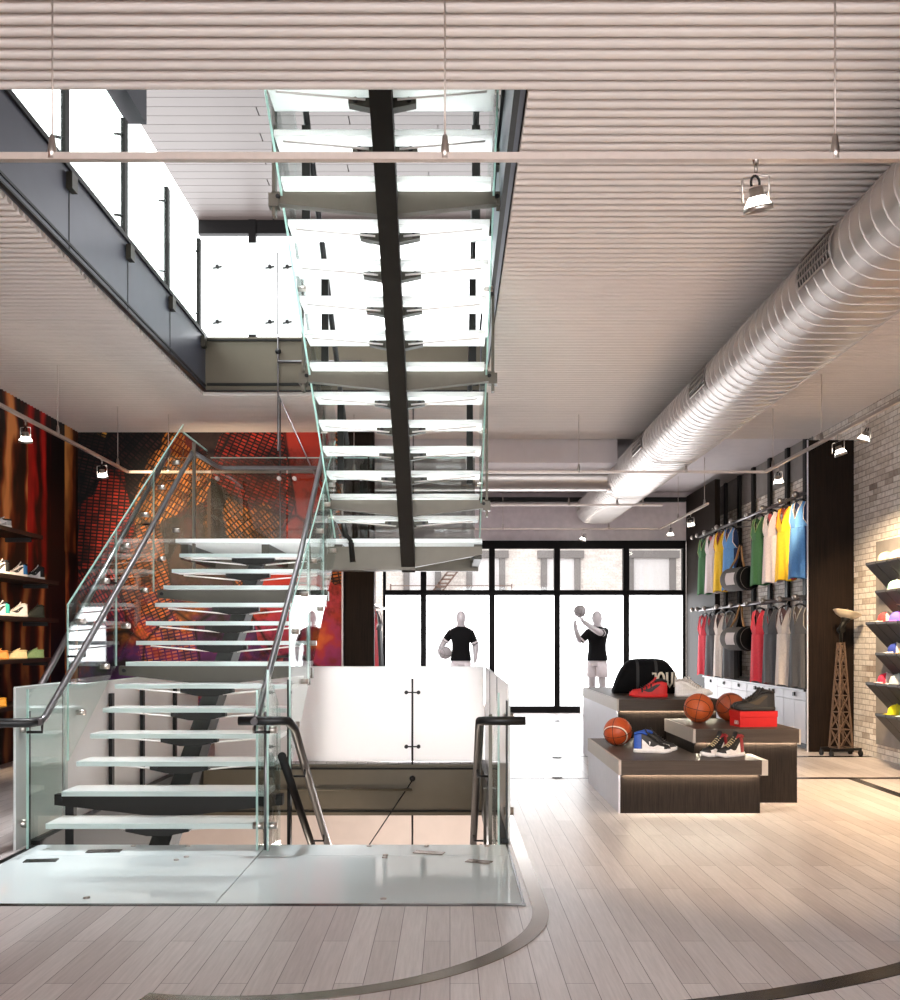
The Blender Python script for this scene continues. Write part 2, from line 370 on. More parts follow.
def rootloc(o):
    p = V(o.location)
    while o.parent: o = o.parent; p = p+V(o.location)
    return p
def tag(o, label, cat, group=None):
    o['label'] = label; o['category'] = cat
    if group: o['group'] = group
    return o
def thing(name, label, cat, loc=(0, 0, 0), rz=0, group=None):
    o = bpy.data.objects.new(name, None); COL.objects.link(o); o.empty_display_size = .1
    o.location = loc; o.rotation_euler = (0, 0, rz); return tag(o, label, cat, group)
def struct(mb, name, mat, parent=None, bev=0, keep=True):
    o = mb.build(name, mat, parent, 'keep' if parent is None else False, bev)
    if parent is None: o['kind'] = 'structure'
    return o
def sempty(name):
    o = bpy.data.objects.new(name, None); COL.objects.link(o); o['kind'] = 'structure'; return o
def dup(src, loc, rz, label, group=None):
    def cp(o, par):
        q = o.copy(); COL.objects.link(q); q.parent = par
        for ch in o.children: cp(ch, q)
        return q
    r = cp(src, None); r.location = loc; r.rotation_euler = (0, 0, rz); r['label'] = label
    if group: r['group'] = group
    return r
# ------------------------------------------------------------------ room
HC, HU = 4.25, 4.87          # lower ceiling, upper floor
OX0, OX1, OY0, OY1 = -2.85, .40, 5.16, 11.45     # opening in the floor; the one overhead is a little narrower
CX0, CX1 = -2.80, .345
FY = 19.3                    # street front
XL, XR = -5.05, 5.05

def rectset(mb, rects, z0, z1):
    for x0, x1, y0, y1 in rects: mb.box(x0, x1, y0, y1, z0, z1)
    return mb
# floor round the stair opening
struct(rectset(MB(), [(XL, XR, -5, 5.30), (XL, OX0, 5.30, FY), (OX1, XR, 5.30, FY), (OX0, OX1, OY1, FY)], -.60, 0), 'floor', 'planks')
# ceiling: backing, then the long rounded slats
def ceilset(y0, y1):
    r = [(XL, XR, max(y0, -5), min(y1, OY0))] if y0 < OY0 else []
    return r
struct(rectset(MB(), [(XL, XR, 3.3, OY0), (XL, CX0-.06, OY0, OY1), (CX1+.06, XR, OY0, OY1), (XL, XR, OY1+.06, 14.1)], 4.285, 4.34), 'ceiling', 'ceilback')
mb = MB(); pitch = .09
prof = [(-.032, .036), (-.032, -.001), (-.029, -.009), (-.021, -.016), (-.010, -.020), (0, -.021), (.010, -.020), (.021, -.016), (.029, -.009), (.032, -.001), (.032, .036)]
def slat(x0, x1, y): mb.prism(prof, lambda u, v, t: (t, y+u, HC-.01+v), x0, x1)
y = 3.40
while y < 14.06:
    if y < OY0-.03 or y > OY1+.08: slat(XL, XR, y)
    else: slat(XL, CX0-.05, y); slat(CX1+.06, XR, y)
    y += pitch
struct(mb, 'ceiling_slats', 'ceil')
struct(rectset(MB(), [(XL, XR, -5, 3.32)], 4.24, 4.30), 'ceiling_rear', 'ceil')
struct(rectset(MB(), [(XL, XR, 14.1, FY)], HC, 4.34), 'ceiling_front', 'plaster')
struct(MB().box(-1.3, 2.36, 14.1, 14.75, 3.9, HC), 'ceiling_beam', 'plaster')
# slab above (upper floor)
struct(rectset(MB(), [(XL, XR, -5, OY0-.06), (XL, CX0-.06, OY0-.06, OY1+.06), (CX1+.06, XR, OY0-.06, OY1+.06), (XL, XR, OY1+.06, FY)], 4.36, HU-.01), 'floor_upper', 'plaster')

# walls
struct(MB().box(XR, XR+.2, -5, FY, 0, HC+.1), 'wall_right', 'brick')
struct(MB().box(XL-.2, XL, -5, 13.6, 0, HC+.1), 'wall_left', 'cloth')
struct(MB().box(XL-.2, -1.43, 13.57, 13.8, 0, HC+.1), 'wall_back', 'mural')
struct(MB().box(-1.6, -1.43, 13.8, FY, 0, HC+.1), 'wall_recess_left', 'plaster')
struct(MB().box(-1.43, 5.05, FY, FY+.25, 3.31, HC+.1), 'wall_front', 'plaster2')
struct(MB().box(-1.43, 4.53, FY-.12, FY, 4.06, 4.14), 'trim_1', 'black')
struct(MB().box(XL, -1.43, 13.50, 13.57, 0, .10), 'baseboard_back', 'black')
struct(MB().box(5.03, XR, 13.9, FY, 3.72, HC), 'trim_2', 'greypanel')

# unseen rear of the shop: glowing glazing added behind the camera as front fill
w = sempty('window_9')
MB().box(-4.9, 4.9, -5.02, -4.97, .3, 3.7).build('frosted_pane', emit('rear_fill_film', (.95, .97, 1, 1), 4.0), w)
f = MB()
for x in (-4.95, -2.47, 0, 2.47, 4.95): f.box(x-.06, x+.06, -5, -4.9, 0, 3.8)
for z in (.2, 2.6, 3.8): f.box(-5, 5, -5, -4.9, z-.06, z+.06)
f.build('frame', 'mull', w)
struct(MB().box(XL, XR, -5.25, -5.05, 0, HC+.1), 'wall_rear', 'plaster')

# street-front windows, one per bay
XS = [-1.29, -.51, .807, 2.06, 3.39, 4.53]
for i in range(5):
    x0, x1 = XS[i], XS[i+1]
    w = sempty('window_%d' % (i+1))
    f = MB(); h = .055
    f.box(x0, x0+h, FY-.1, FY+.06, 0, 3.31).box(x1-h, x1, FY-.1, FY+.06, 0, 3.31)
    for z0, z1 in ((0, .13), (2.26, 2.36), (3.16, 3.31)): f.box(x0+h, x1-h, FY-.1, FY+.06, z0, z1)
    f.build('frame', 'mull', w)
    MB().box(x0+h, x1-h, FY-.02, FY-.005, .13, 2.26).build('frosted_pane', MAT['window_low'] if 'window_low' in MAT else 'window', w)
    MB().box(x0+h, x1-h, FY-.02, FY-.008, 2.36, 3.16).build('clear_pane', 'winglass', w)

# upper storey: daylit glazing left and front, plank ceiling
UX, UZ = -4.83, 9.47
mb = MB(); gaps = MB(); yy = 2.0; k = 0
struct(MB().box(UX, 6.5, 1.5, FY, UZ+.02, UZ+.2), 'ceiling_upper_backing', 'ceilback')
random.seed(3)
while yy < FY:
    xs = [UX]+sorted(random.uniform(UX+.4, 5) for _ in range(0))
    j = UX+2.05+(19.3-yy)*.02 if k % 2 else UX+2.05+(19.3-yy)*.02
    j = -4.83+((k*1.37) % 4.2)+.6
    for x0, x1 in ((UX, j-.008), (j+.008, 6.5)): mb.box(x0, x1, yy, yy+.252, UZ-.02, UZ+.02)
    yy += .262; k += 1
struct(mb, 'ceiling_upper', pbr('taupe_ceiling_planks', c(62, 53, 50), .5, var=.04, scale=3))
w = sempty('window_6')
MB().box(UX-.04, UX, 1.5, FY, HU, UZ).build('frosted_pane', emit('upper_daylit_film', (.97, .985, 1, 1), 2.6), w)
w = sempty('window_7')
MB().box(UX, 6.5, FY, FY+.04, HU, UZ-.28).build('frosted_pane', MAT['window'] , w).data.materials[0] = bpy.data.materials['upper_daylit_film']
f = MB().box(UX, 6.5, FY-.14, FY, UZ-.28, UZ)
f.box(-3.86, -3.72, FY-.16, FY-.02, HU, UZ)
f.build('frame', 'mull', w)
struct(MB().box(6.5, 6.6, 1.5, FY, HU, UZ), 'wall_upper_right', 'plaster')
struct(MB().box(UX, 6.5, 1.4, 1.5, HU, UZ), 'wall_upper_rear', 'plaster')

# storey below
struct(MB().box(-6, 6, 2, 18, -4.2, -4.1), 'floor_lower', 'beige')
struct(MB().box(-6, 6, 16.5, 16.7, -4.1, -.6), 'wall_lower_back', 'beige')
struct(MB().box(-6.1, -6, 2, 16.7, -4.1, -.6), 'wall_lower_left', 'beige')
struct(MB().box(6, 6.1, 2, 16.7, -4.1, -.6), 'wall_lower_right', 'beige')
struct(MB().box(-6, 6, 1.8, 2, -4.1, -.6), 'wall_lower_rear', 'beige')

# building across the street
w = MB().box(-9, 12, 30, 30.3, -1, 12)
bld = thing('brick_building', 'pale brick building across the street with grey window frames and a fire escape', 'building', (1.5, 30, 0))
w.build('wall', 'facade', bld, True)
gw = pbr('grey_window_frame', c(120, 112, 110), .6, var=.05)
pane = pbr('pale_window_pane', c(214, 206, 206), .3, var=.05)
for cx, hw in ((-.83, .46), (1.07, .48), (3.31, .49), (6.03, .62)):
    f = MB(); x0, x1, z0, z1 = cx-hw, cx+hw, 2.2, 3.93
    f.box(x0-.1, x0+.08, 29.86, 30, z0, z1).box(x1-.08, x1+.1, 29.86, 30, z0, z1).box(x0-.2, x1+.2, 29.8, 30, z1-.08, z1+.14).box(x0-.2, x1+.2, 29.84, 30, z0-.1, z0)
    wf = f.build('window', gw, bld, True)
    MB().box(x0+.08, x1-.08, 29.95, 30, z0, z1-.08).build('pane', pane, wf, True)
fe = MB()
for dx in (0, .28): fe.bar((-.62+dx, 29.6, 2.7), (.46+dx, 29.6, 4.1), .05, .05)
for t in range(12): fe.bar((-.62+1.08*t/12, 29.6, 2.73+1.4*t/12), (-.34+1.08*t/12, 29.6, 2.73+1.4*t/12), .05, .05)
fe.bar((-1.75, 29.5, 2.76), (1.82, 29.5, 2.76), .05, .05).bar((-1.75, 29.5, 3.05), (-1.75, 29.5, 2.7), .04, .04).bar((1.82, 29.5, 3.05), (1.82, 29.5, 2.7), .04, .04)
fe.bar((-1.75, 29.5, 3.0), (1.82, 29.5, 3.0), .025, .025)
fe.build('fire_escape', pbr('fire_escape_brown', c(120, 92, 82), .7, var=.1), bld, True)
struct(MB().box(-12, 14, FY+.4, 30, -.12, -.02), 'ground_street', pbr('pale_pavement', c(210, 204, 200), .9, var=.05, scale=3))

# ---------------------------------------------------------------- openings' edges
def fascia(name, x0, x1, y0, y1, z0, z1, mat, n, axis, lip=.03, inward=1):
    """steel edge beam: panel plus top and bottom lips"""
    mb = MB().box(x0, x1, y0, y1, z0, z1)
    return struct(mb, name, mat)
t = .05
fascia('trim_3', CX0-t, CX0, OY0, OY1, HC+.01, HU, 'bluesteel', 0, 0)
fascia('trim_4', CX1, CX1+t, OY0, OY1, HC+.01, HU, 'bluesteel', 0, 0)
fascia('trim_5', CX0-t, CX1+t, OY1, OY1+t, HC+.01, HU, 'brown', 0, 0)
fascia('trim_6', CX0-t, CX1+t, OY0-t, OY0, HC-.0, HU, 'ceil', 0, 0)
e = MB()
e.box(CX0-.02, CX0+.012, OY0, OY1, HC-.004, HC+.011).box(CX1-.012, CX1+.02, OY0, OY1, HC-.004, HC+.011).box(CX0-.02, CX1+.02, OY1-.012, OY1+.02, HC-.004, HC+.011)
e.box(CX0-.02, CX0+.008, OY0, OY1, HC+.05, HC+.07).box(CX0-.02, CX0+.02, OY0, OY1, HU-.02, HU+.02).box(CX1-.02, CX1+.02, OY0, OY1, HU-.02, HU+.02)
struct(e, 'trim_7', 'black')
e = MB().box(CX0+.02, CX1-.02, OY1-.018, OY1+.0, HU-.05, HU-.03).box(CX0+.02, CX1-.02, OY1-.018, OY1, HC+.06, HC+.09)
for yj in (6.1, 7.35, 8.69, 10.0): e.box(CX0-.002, CX0+.003, yj-.006, yj+.006, HC, HU)
struct(e, 'trim_8', 'darkolive')
# floor-level edge beams
fascia('trim_9', OX0, OX1, OY1-.05, OY1, -.60, -.02, 'brown', 0, 0)
struct(MB().box(OX0, OX1, OY1-.07, OY1-.05, -.075, -.055).box(OX0, OX1, OY1-.07, OY1-.05, -.56, -.54), 'trim_10', 'darkolive')
struct(MB().box(OX0-.01, OX0+.04, 5.3, OY1, -.6, -.0).box(OX0-.03, OX0+.05, 6.83, OY1, 0, .03), 'trim_11', 'black')
struct(MB().box(OX1-.04, OX1+.01, 6.84, OY1, -.6, -.0).box(OX1-.05, OX1+.0, 6.9, OY1, 0, .03), 'trim_12', 'black')
struct(MB().box(OX0, OX1, 5.26, 5.30, -.6, .004), 'trim_13', 'inlaydark')

# metal inlays curving through the floor
def ribbon(pts, wdt, z=.004):
    mb = MB(); L_, R_ = [], []
    for i, p in enumerate(pts):
        a = V(pts[max(i-1, 0)]); b = V(pts[min(i+1, len(pts)-1)]); d = (b-a).normalized(); nrm = V((-d.y, d.x))*wdt/2
        L_.append(V(p)+nrm); R_.append(V(p)-nrm)
    n = len(pts); vs = [(q.x, q.y, z) for q in L_]+[(q.x, q.y, z) for q in R_]+[(q.x, q.y, 0) for q in L_]+[(q.x, q.y, 0) for q in R_]
    fs = []
    for i in range(n-1): fs += [(i, i+1, n+i+1, n+i), (2*n+i, 2*n+i+1, i+1, i), (n+i, n+i+1, 3*n+i+1, 3*n+i)]
    return mb.add(vs, fs)
pts = [(.455, 8.6), (.46, 7.4), (.465, 6.4), (.47, 5.6)]+[(-.89+1.36*cos(a), 5.24+1.36*sin(a)) for a in [-.0-i*.06 for i in range(0, 31)]]
struct(ribbon(pts, .085), 'floor_inlay_near', 'inlay')
pts = [(4.06, 10.1), (4.05, 9)]+[(-.28+4.34*cos(a), 8+4.34*sin(a)) for a in [-i*.05 for i in range(0, 36)]]
struct(ribbon(pts, .10), 'floor_inlay_court', 'inlaydark')
mb = MB()
for yy in (10.12, 12.0):
    mb.box(3.0, XR, yy-.05, yy+.05, 0, .004); mb.box(OX1+.05, 3.0, yy-.008, yy+.008, 0, .003)
mb.box(OX1+.05, 4.4, 17.4, 17.42, 0, .003)
struct(mb, 'floor_inlay_lines', 'inlaydark')
for i, (yy, lab) in enumerate(((10.16, 'nearest'), (11.9, 'second'), (17.2, 'farthest'))):
    x = (557-450)*yy/1000
    o = MB().lathe([(.001, 0), (.055, 0), (.055, .006), (.04, .010), (.001, .010)], n=18).xf(Matrix.Translation((x, yy, 0))).build('floor_outlet', 'inlaydark')
    tag(o, 'small round dark floor outlet, %s of the three in line on the white floor' % lab, 'floor outlet', 'floor outlets')
# ------------------------------------------------------------------ staircase
TR, RS = .275, .174          # tread going and riser
def obox(mb, pts4a, pts4b): 
    return mb.add(list(pts4a)+list(pts4b), [(3, 2, 1, 0), (4, 5, 6, 7), (0, 1, 5, 4), (1, 2, 6, 5), (2, 3, 7, 6), (3, 0, 4, 7)])
def slab_panel(x, a, b, ha0, ha1, hb0, hb1, th=.012):
    """vertical glass panel at x from a=(y) to b, with bottom/top heights at both ends"""
    p = [(a, ha0), (b, hb0), (b, hb1), (a, ha1)]
    return MB().prism(p, lambda u, v, t: (t, u, v), x-th/2, x+th/2)
def panel_edge(x, p, q, th=.010, w=.012):
    return MB().bar((x, *p), (x, *q), th, w, up=(0, .3, 1))
def clamp(parent, x, y, z, ax='x', r=.022, mat='chrome', world=True):
    mb = MB(); d = {'x': V((1, 0, 0)), 'y': V((0, 1, 0))}[ax]
    mb.tube([V((x, y, z))-d*.035, V((x, y, z))+d*.035], r, 12)
    return mb.build('glass_clamp', mat, parent, world)

def flight(root, x0, x1, y_first, z_first, n, sgn, cross, stringer_from, stringer_to, soff=(.10, .30), lower=False):
    """treads k=1..n: front edge y = y_first+sgn*TR*(k-1), top z = z_first+RS*(k-1); sgn is the climbing direction"""
    xm = (x0+x1)/2
    st = MB()
    (ya, za), (yb, zb) = stringer_from, stringer_to
    st.prism([(ya, za-soff[1]), (ya, za-soff[0]), (yb, zb-soff[0]), (yb, zb-soff[1])], lambda u, v, t: (t, u, v), xm-.07, xm+.07)
    st.build('stringer', 'darkolive', root, True)
    for k in range(n):
        yn = y_first+sgn*TR*k; z = z_first+RS*k; yb_ = yn+sgn*.31
        lo, hi = min(yn, yb_), max(yn, yb_)
        tr = MB().box(x0, x1, lo, hi, z-.035, z).build('tread', 'tread', root, True)
        MB().box(x0, x1, yn-.004 if sgn > 0 else yn, yn if sgn > 0 else yn+.004, z-.035, z).build('nosing_edge', 'noseedge' if sgn > 0 else 'tread', tr, True)
        yc = yn+sgn*.13
        # bracket: a plate under the tread, thick at the stringer and tapering outwards
        if (k+1) in cross:
            hw, hc, he = (x1-x0)/2+.09, .155, .075
        else:
            hw, hc, he = .215, .066, .036
        poly = [(-hw, 0), (hw, 0), (hw, -he), (.07, -hc), (-.07, -hc), (-hw, -he)]
        b = MB().prism(poly, lambda u, v, t: (xm+u, t, z-.037+v), yc-.035, yc+.035)
        bo = b.build('crossbeam' if (k+1) in cross else 'bracket', ('darkolive' if lower and k < 3 else 'olive' if lower else 'taupesteel') if (k+1) in cross else ('darkolive' if lower else 'olive'), root, True)  # crossbeams are one steel; the lower ones' shade is put into the colour
        for s in (-1, 1):
            MB().tube([(xm+s*(hw-.045), yc-.05, z-.037-he*.5), (xm+s*(hw-.045), yc+.05, z-.037-he*.5)], .016, 8).build('bolt', 'black', bo, True)
        if (k+1) not in cross:
            # thin V-shaped tie rods under the glass
            td = MB()
            for s in (-1, 1): td.tube([(xm+s*((x1-x0)/2-.05), yc+sgn*.12, z-.045), (xm+s*.1, yc+sgn*.12, z-.095)], .007, 6)
            td.build('tie_rod', 'white', tr, True)
        else:
            if lower and k < 3:
                for s in (-1, 1): MB().box(xm+s*.70-.03, xm+s*.70+.03, yc-.03, yc+.03, -.3, z-.11).build('support_leg', 'black', root, True)
                continue
            for s in ((1,) if lower else (-1, 1)):
                xp = xm+s*((x1-x0)/2+.075)
                MB().box(xp-.012, xp+.012, yc-.035, yc+.035, z-.20, z+1.0).build('baluster_post', 'taupesteel', root, True)
                MB().box(xp-.035, xp+.035, yc-.045, yc+.045, z-.14, z-.05).build('post_shoe', 'taupesteel', root, True)

lx0, lx1 = -2.70, -1.27
st1 = thing('glass_staircase', 'lower glass stair flight climbing from the near floor landing to the mid landing', 'staircase', (-2.0, 6.68, 0))
flight(st1, lx0, lx1, 6.68, RS, 13, 1, (2, 7, 11), (6.60, -.02), (10.3, 2.34), (.12, .32), True)
# balustrade glass both sides: lower level panel, then raked panels
def raked(x, y0, y1, joints, root, up0=1.10, edge=True):
    ys = [y0]+joints+[y1]
    for a, b in zip(ys, ys[1:]):
        za, zb = (a-6.68)*RS/TR+.1, (b-6.68)*RS/TR+.1
        g = slab_panel(x, a+.006, b-.006, za-.05, za+up0, zb-.05, zb+up0).build('glass_panel', 'glass', root, True)
        panel_edge(x, (a, za+up0), (b, zb+up0)).build('glass_edge', 'edge', g, True)
        MB().bar((x, a+.006, za-.05), (x, a+.006, za+up0), .014, .006, (0, 1, 0)).build('glass_edge', 'edge', g, True)
        for f in (.25, .75):
            yy = a+(b-a)*f; zz = za+(zb-za)*f
            clamp(g, x, yy, zz+.12); clamp(g, x, yy, zz+.82)
raked(-2.83, 7.4, 10.6, [8.47, 9.54], st1)
raked(-1.17, 7.3, 10.2, [8.26, 9.23], st1)
for x, ya, yb in ((-2.83, 6.70, 7.39), (-1.285, 6.66, 7.29)):
    g = slab_panel(x, ya, yb, .0, 1.07, .0, 1.07).build('glass_panel', 'glass', st1, True)
    MB().bar((x, ya, 0), (x, ya, 1.07), .014, .010, (0, 1, 0)).build('glass_edge', 'edge', g, True)
# handrails
def handrail(root, pts, mat='rail', r=.024, name='handrail'): return MB().tube(pts, r, 12).build(name, mat, root, True)
h1 = handrail(st1, [(-2.70, 6.55, .86), (-2.70, 6.66, .88), (-2.70, 8.6, 2.12), (-2.68, 10.42, 3.36)])
handrail(h1, [(-3.6, 6.50, .86), (-2.95, 6.50, .86), (-2.74, 6.52, .86), (-2.70, 6.60, .865)], 'railblack', .030, 'return_rail')
handrail(st1, [(-2.96, 7.2, 1.05), (-2.96, 10.55, 3.40)])
h2 = handrail(st1, [(-1.29, 6.58, .86), (-1.29, 6.70, .89), (-1.29, 8.6, 2.12), (-1.29, 10.15, 3.30)])
for yy in (7.4, 8.3, 9.2, 10.0):
    zz = .88+(yy-6.66)*(3.36-.88)/(10.42-6.66)
    MB().tube([(-2.70, yy, zz-.02), (-2.70, yy, zz-.09), (-2.83, yy, zz-.09)], .009, 8).build('rail_bracket', 'railblack', h1, True)
    MB().tube([(-1.29, yy, zz-.02), (-1.29, yy, zz-.09), (-1.17, yy, zz-.09)], .009, 8).build('rail_bracket', 'railblack', h2, True)
for s, x in ((1, -2.70), (-1, -1.29)):
    MB().tube([(x, 6.62, .85), (x, 6.62, .79), (x-s*.10, 6.62, .79)], .010, 8).build('rail_bracket', 'railblack', h1 if s > 0 else h2, True)

# mid landing hung on rods
lm = thing('stair_mid_landing', 'suspended frosted glass mid landing with glass balustrade in front of the mural', 'landing', (-1.25, 11, 2.2))
MB().box(-2.82, .33, 10.27, 11.72, 2.40, 2.44).build('glass_deck', 'tread', lm, True)
MB().box(-1.26, -.36, 10.28, 10.38, 2.12, 2.36).prism([(-.36, 2.36), (.33, 2.36), (.33, 2.28), (-.36, 2.15)], lambda u, v, t: (u, t, v), 10.28, 10.38).build('front_beam', 'taupesteel', lm, True)
MB().box(-2.82, .33, 11.60, 11.70, 2.20, 2.395).build('back_beam', 'taupesteel', lm, True)
for x in (-2.80, -1.96, -1.2, .25): MB().box(x, x+.08, 10.4, 11.6, 2.24, 2.395).build('side_beam', 'olive', lm, True)
for a, b in ((-2.80, -1.9), (-1.9, -.95), (-.95, .3)):
    g = MB().box(a+.01, b-.01, 11.66, 11.672, 2.36, 3.52).build('glass_panel', 'glassgrey', lm, True)
    MB().box(a+.01, b-.01, 11.655, 11.675, 3.52, 3.53).build('glass_edge', 'edge', g, True)
    for z in (2.52, 3.28):
        for x in (a+.09, b-.09): clamp(g, x, 11.64, z, 'y')
g = MB().box(-2.836, -2.824, 10.62, 11.65, 2.36, 3.6).build('glass_panel', 'glass', lm, True)
MB().box(-2.838, -2.822, 10.62, 11.65, 3.6, 3.61).build('glass_edge', 'edge', g, True)
handrail(lm, [(-2.68, 10.42, 3.36), (-2.66, 11.45, 3.38), (-2.6, 11.52, 3.38), (-1.28, 11.52, 3.38)])
for x in (-1.99, -.43): MB().tube([(x, 11.71, 2.3), (x, 11.71, 4.25)], .009, 8).build('hanger_rod', 'rail', lm, True)
MB().tube([(-1.96, 11.40, 4.2), (-1.42, 11.5, 3.0), (-1.2, 11.55, 2.5)], .007, 6).build('brace_cable', 'rail', lm, True)
for x in (-2.66, -1.25): MB().box(x-.012, x+.012, 10.36, 10.42, 2.1, 3.45).build('baluster_post', 'taupesteel', lm, True)
MB().tube([(-1.1, 10.3, 2.62), (-1.08, 10.3, 2.48), (-1.02, 10.29, 2.42), (-1.0, 10.28, 2.2)], .03, 8).build('spider_arm', 'darkolive', lm, True)

# upper flight: climbs from the landing back over the camera
ux0, ux1 = -1.14, .28
st2 = thing('glass_staircase', 'upper glass stair flight seen from below rising towards the upper floor', 'staircase', (-.43, 10.3, 2.2))
flight(st2, ux0, ux1, 10.08, 2.614, 14, -1, (2, 7, 12), (10.36, 2.43), (5.4, 2.43+(10.36-5.4)*RS/TR), (.12, .33))
def raked2(x, y0, y1, joints, root, up0=1.05):
    ys = [y0]+joints+[y1]
    for a, b in zip(ys, ys[1:]):
        za, zb = 2.614+(10.08-a)*RS/TR, 2.614+(10.08-b)*RS/TR
        g = slab_panel(x, b+.006, a-.006, zb-.16, zb+up0, za-.16, za+up0).build('glass_panel', 'glass', root, True)
        MB().bar((x, a, za-.165), (x, b, zb-.165), .014, .012, up=(0, .3, 1)).build('glass_edge', 'edge', g, True)
        for f in (.25, .75):
            yy = a+(b-a)*f; zz = za+(zb-za)*f
            clamp(g, x, yy, zz+.12)
for x in (ux0-.02, ux1+.02): raked2(x, 10.1, 6.2, [8.85, 7.5], st2)
handrail(st2, [(ux0+.09, 10.2, 3.40), (ux0+.09, 6.0, 3.40+4.2*RS/TR)], 'railblack')
handrail(st2, [(ux1-.09, 10.2, 3.40), (ux1-.09, 6.0, 3.40+4.2*RS/TR)], 'railblack')
for yy in (9.6, 8.4, 7.3, 6.5):
    zz = 2.614+(10.08-yy)*RS/TR
    for x, s in ((ux0+.09, -1), (ux1-.09, 1)):
        MB().box(x-.03, x+.03, yy-.012, yy+.012, zz-.02, zz+.78).build('rail_post', 'darkolive', st2, True)
# upper landing glass where the flight arrives
ul = thing('upper_landing', 'frosted white glass landing at the top of the upper stair flight', 'landing', (-.43, 5.9, 4.9))
MB().box(ux0, ux1, 5.24, 6.47, 4.99, 5.03).build('glass_deck', 'tread', ul, True)
MB().box(ux0, ux1, 5.26, 5.4, 4.84, 4.985).build('support_beam', 'olive', ul, True)

# near glass landing in the floor
lg = thing('glass_floor_landing', 'large frosted glass floor landing at the foot of the stairs', 'landing', (-1.2, 6, -.04))
for x0, x1 in ((-2.81, -1.25), (-1.244, .382)):
    for y0, y1 in ((5.30, 6.49), (6.495, 6.84)):
        MB().box(x0, x1, y0, y1, -.045, 0).build('glass_deck', 'landing', lg, True)
MB().box(-2.8, .35, 6.78, 6.84, -.3, -.046).build('back_beam', 'black', lg, True)
MB().box(-2.8, .35, 5.31, 5.40, -.3, -.046).build('front_beam', 'black', lg, True)
MB().box(.384, .398, 5.30, 6.84, -.05, .002).build('side_frame', 'inlaydark', lg, True)
for x, y in ((-2.15, 6.79), (-1.78, 6.79), (-1.7, 6.45), (-1.74, 6.36), (-1.97, 5.42), (-.55, 6.79), (-.42, 6.5), (-.42, 6.43), (-.16, 6.79), (-.36, 5.40), (.25, 6.79)):
    MB().lathe([(.018, 0), (.018, .006), (.009, .009), (.001, .009)], n=12).xf(Matrix.Translation((x, y, 0))).build('disc_fixing', 'chrome', lg, True)
# small steel plates let into the glass
for i, (px, py, a, w_, lab) in enumerate(((41, 861, .12, .2, 'leftmost'), (104, 851.5, .1, .22, 'second from left'), (429, 853, -.3, .2, 'third from left'), (479, 862, -.4, .16, 'rightmost'))):
    Y = 1400/(py-640); X = (px-450)*Y/1000
    o = MB().box(-w_/2, w_/2, -.04, .04, 0, .006).build('steel_plate', 'inlaydark' if i < 2 else 'inlay')
    o.location = (X, Y, 0); o.rotation_euler = (0, 0, a)
    tag(o, 'small flat steel plate on the glass floor landing, %s of four' % lab, 'plate', 'steel plates on the glass landing')

# descending flight's rails beside the near landing
ds = thing('descending_stair_rail', 'black handrails and posts of the stair going down behind the glass landing', 'stair rail', (-.45, 6.8, 0))
handrail(ds, [(-1.40, 6.62, .865), (-1.12, 6.62, .865), (-1.08, 6.66, .86), (-1.06, 6.80, .80), (-1.06, 10.3, -1.40)], 'railblack', .030)
hr = handrail(ds, [(.50, 6.62, .865), (.23, 6.62, .865), (.20, 6.66, .86), (.20, 6.80, .80), (.20, 10.3, -1.40)], 'railblack', .030)
handrail(ds, [(-1.16, 6.9, .6), (-1.16, 10.3, -1.5)], 'railblack', .030, 'outer_rail')
for x, s in ((-1.06, -1), (.20, 1)):
    for yy in (7.3, 8.4):
        zz = .80-(yy-6.8)*.629
        MB().tube([(x, yy, zz-.02), (x, yy, zz-.08), (x+s*.11, yy, zz-.08)], .009, 8).build('rail_bracket', 'railblack', ds, True)
for x, ys in ((.29, (7.2, 8.3, 9.4)), (-1.22, (7.6,))):
    for yy in ys:
        b = -(yy-6.8)*.633
        MB().box(x-.012, x+.012, yy-.04, yy+.04, b-.3, b+1.12 if x > 0 else 1.1).build('baluster_post', 'taupesteel' if x > 0 else 'black', ds, True)
for x, ya, yb in ((.335, 6.9, 8.0), (-1.21, 6.64, 7.1)):
    za, zb = -(ya-6.8)*.633, -(yb-6.8)*.633
    g = slab_panel(x, ya, yb, za-.1, za+1.1, zb-.1, zb+1.1).build('glass_panel', 'glass', ds, True)
    MB().bar((x, ya, za-.1), (x, ya, za+1.1), .014, .012, (0, 1, 0)).build('glass_edge', 'edge', g, True)
MB().prism([(6.9, -.35), (6.9, -.1), (10.5, -2.38), (10.5, -2.63)], lambda u, v, t: (t, u, v), -.52, -.38).build('stringer', 'black', ds, True)

# frosted balustrade round the floor opening
def frost_panel(name, lab, x0, x1, y0, y1, z0, z1, mat='frostpanel'):
    o = thing(name, lab, 'glass balustrade', ((x0+x1)/2, (y0+y1)/2, 0), 0, 'frosted balustrade panels round the stair opening')
    MB().box(x0, x1, y0, y1, z0, z1).build('frosted_pane', mat, o, True)
    ed = MB()
    if x1-x0 > y1-y0: ed.box(x0, x1, y0, y1, z1, z1+.008)
    else: ed.box(x0, x1, y0, y1, z1, z1+.008); ed.box(x0, x1, y0-.006, y0, z0, z1)
    ed.build('glass_edge', 'frost', o, True)
    return o
b1 = frost_panel('glass_balustrade', 'wide frosted balustrade panel left of the rod at the far edge of the floor opening', -2.70, -.432, 11.47, 11.485, .01, 1.09)
b2 = frost_panel('glass_balustrade', 'frosted balustrade panel right of the rod at the far edge of the floor opening', -.428, .39, 11.47, 11.485, .01, 1.09)
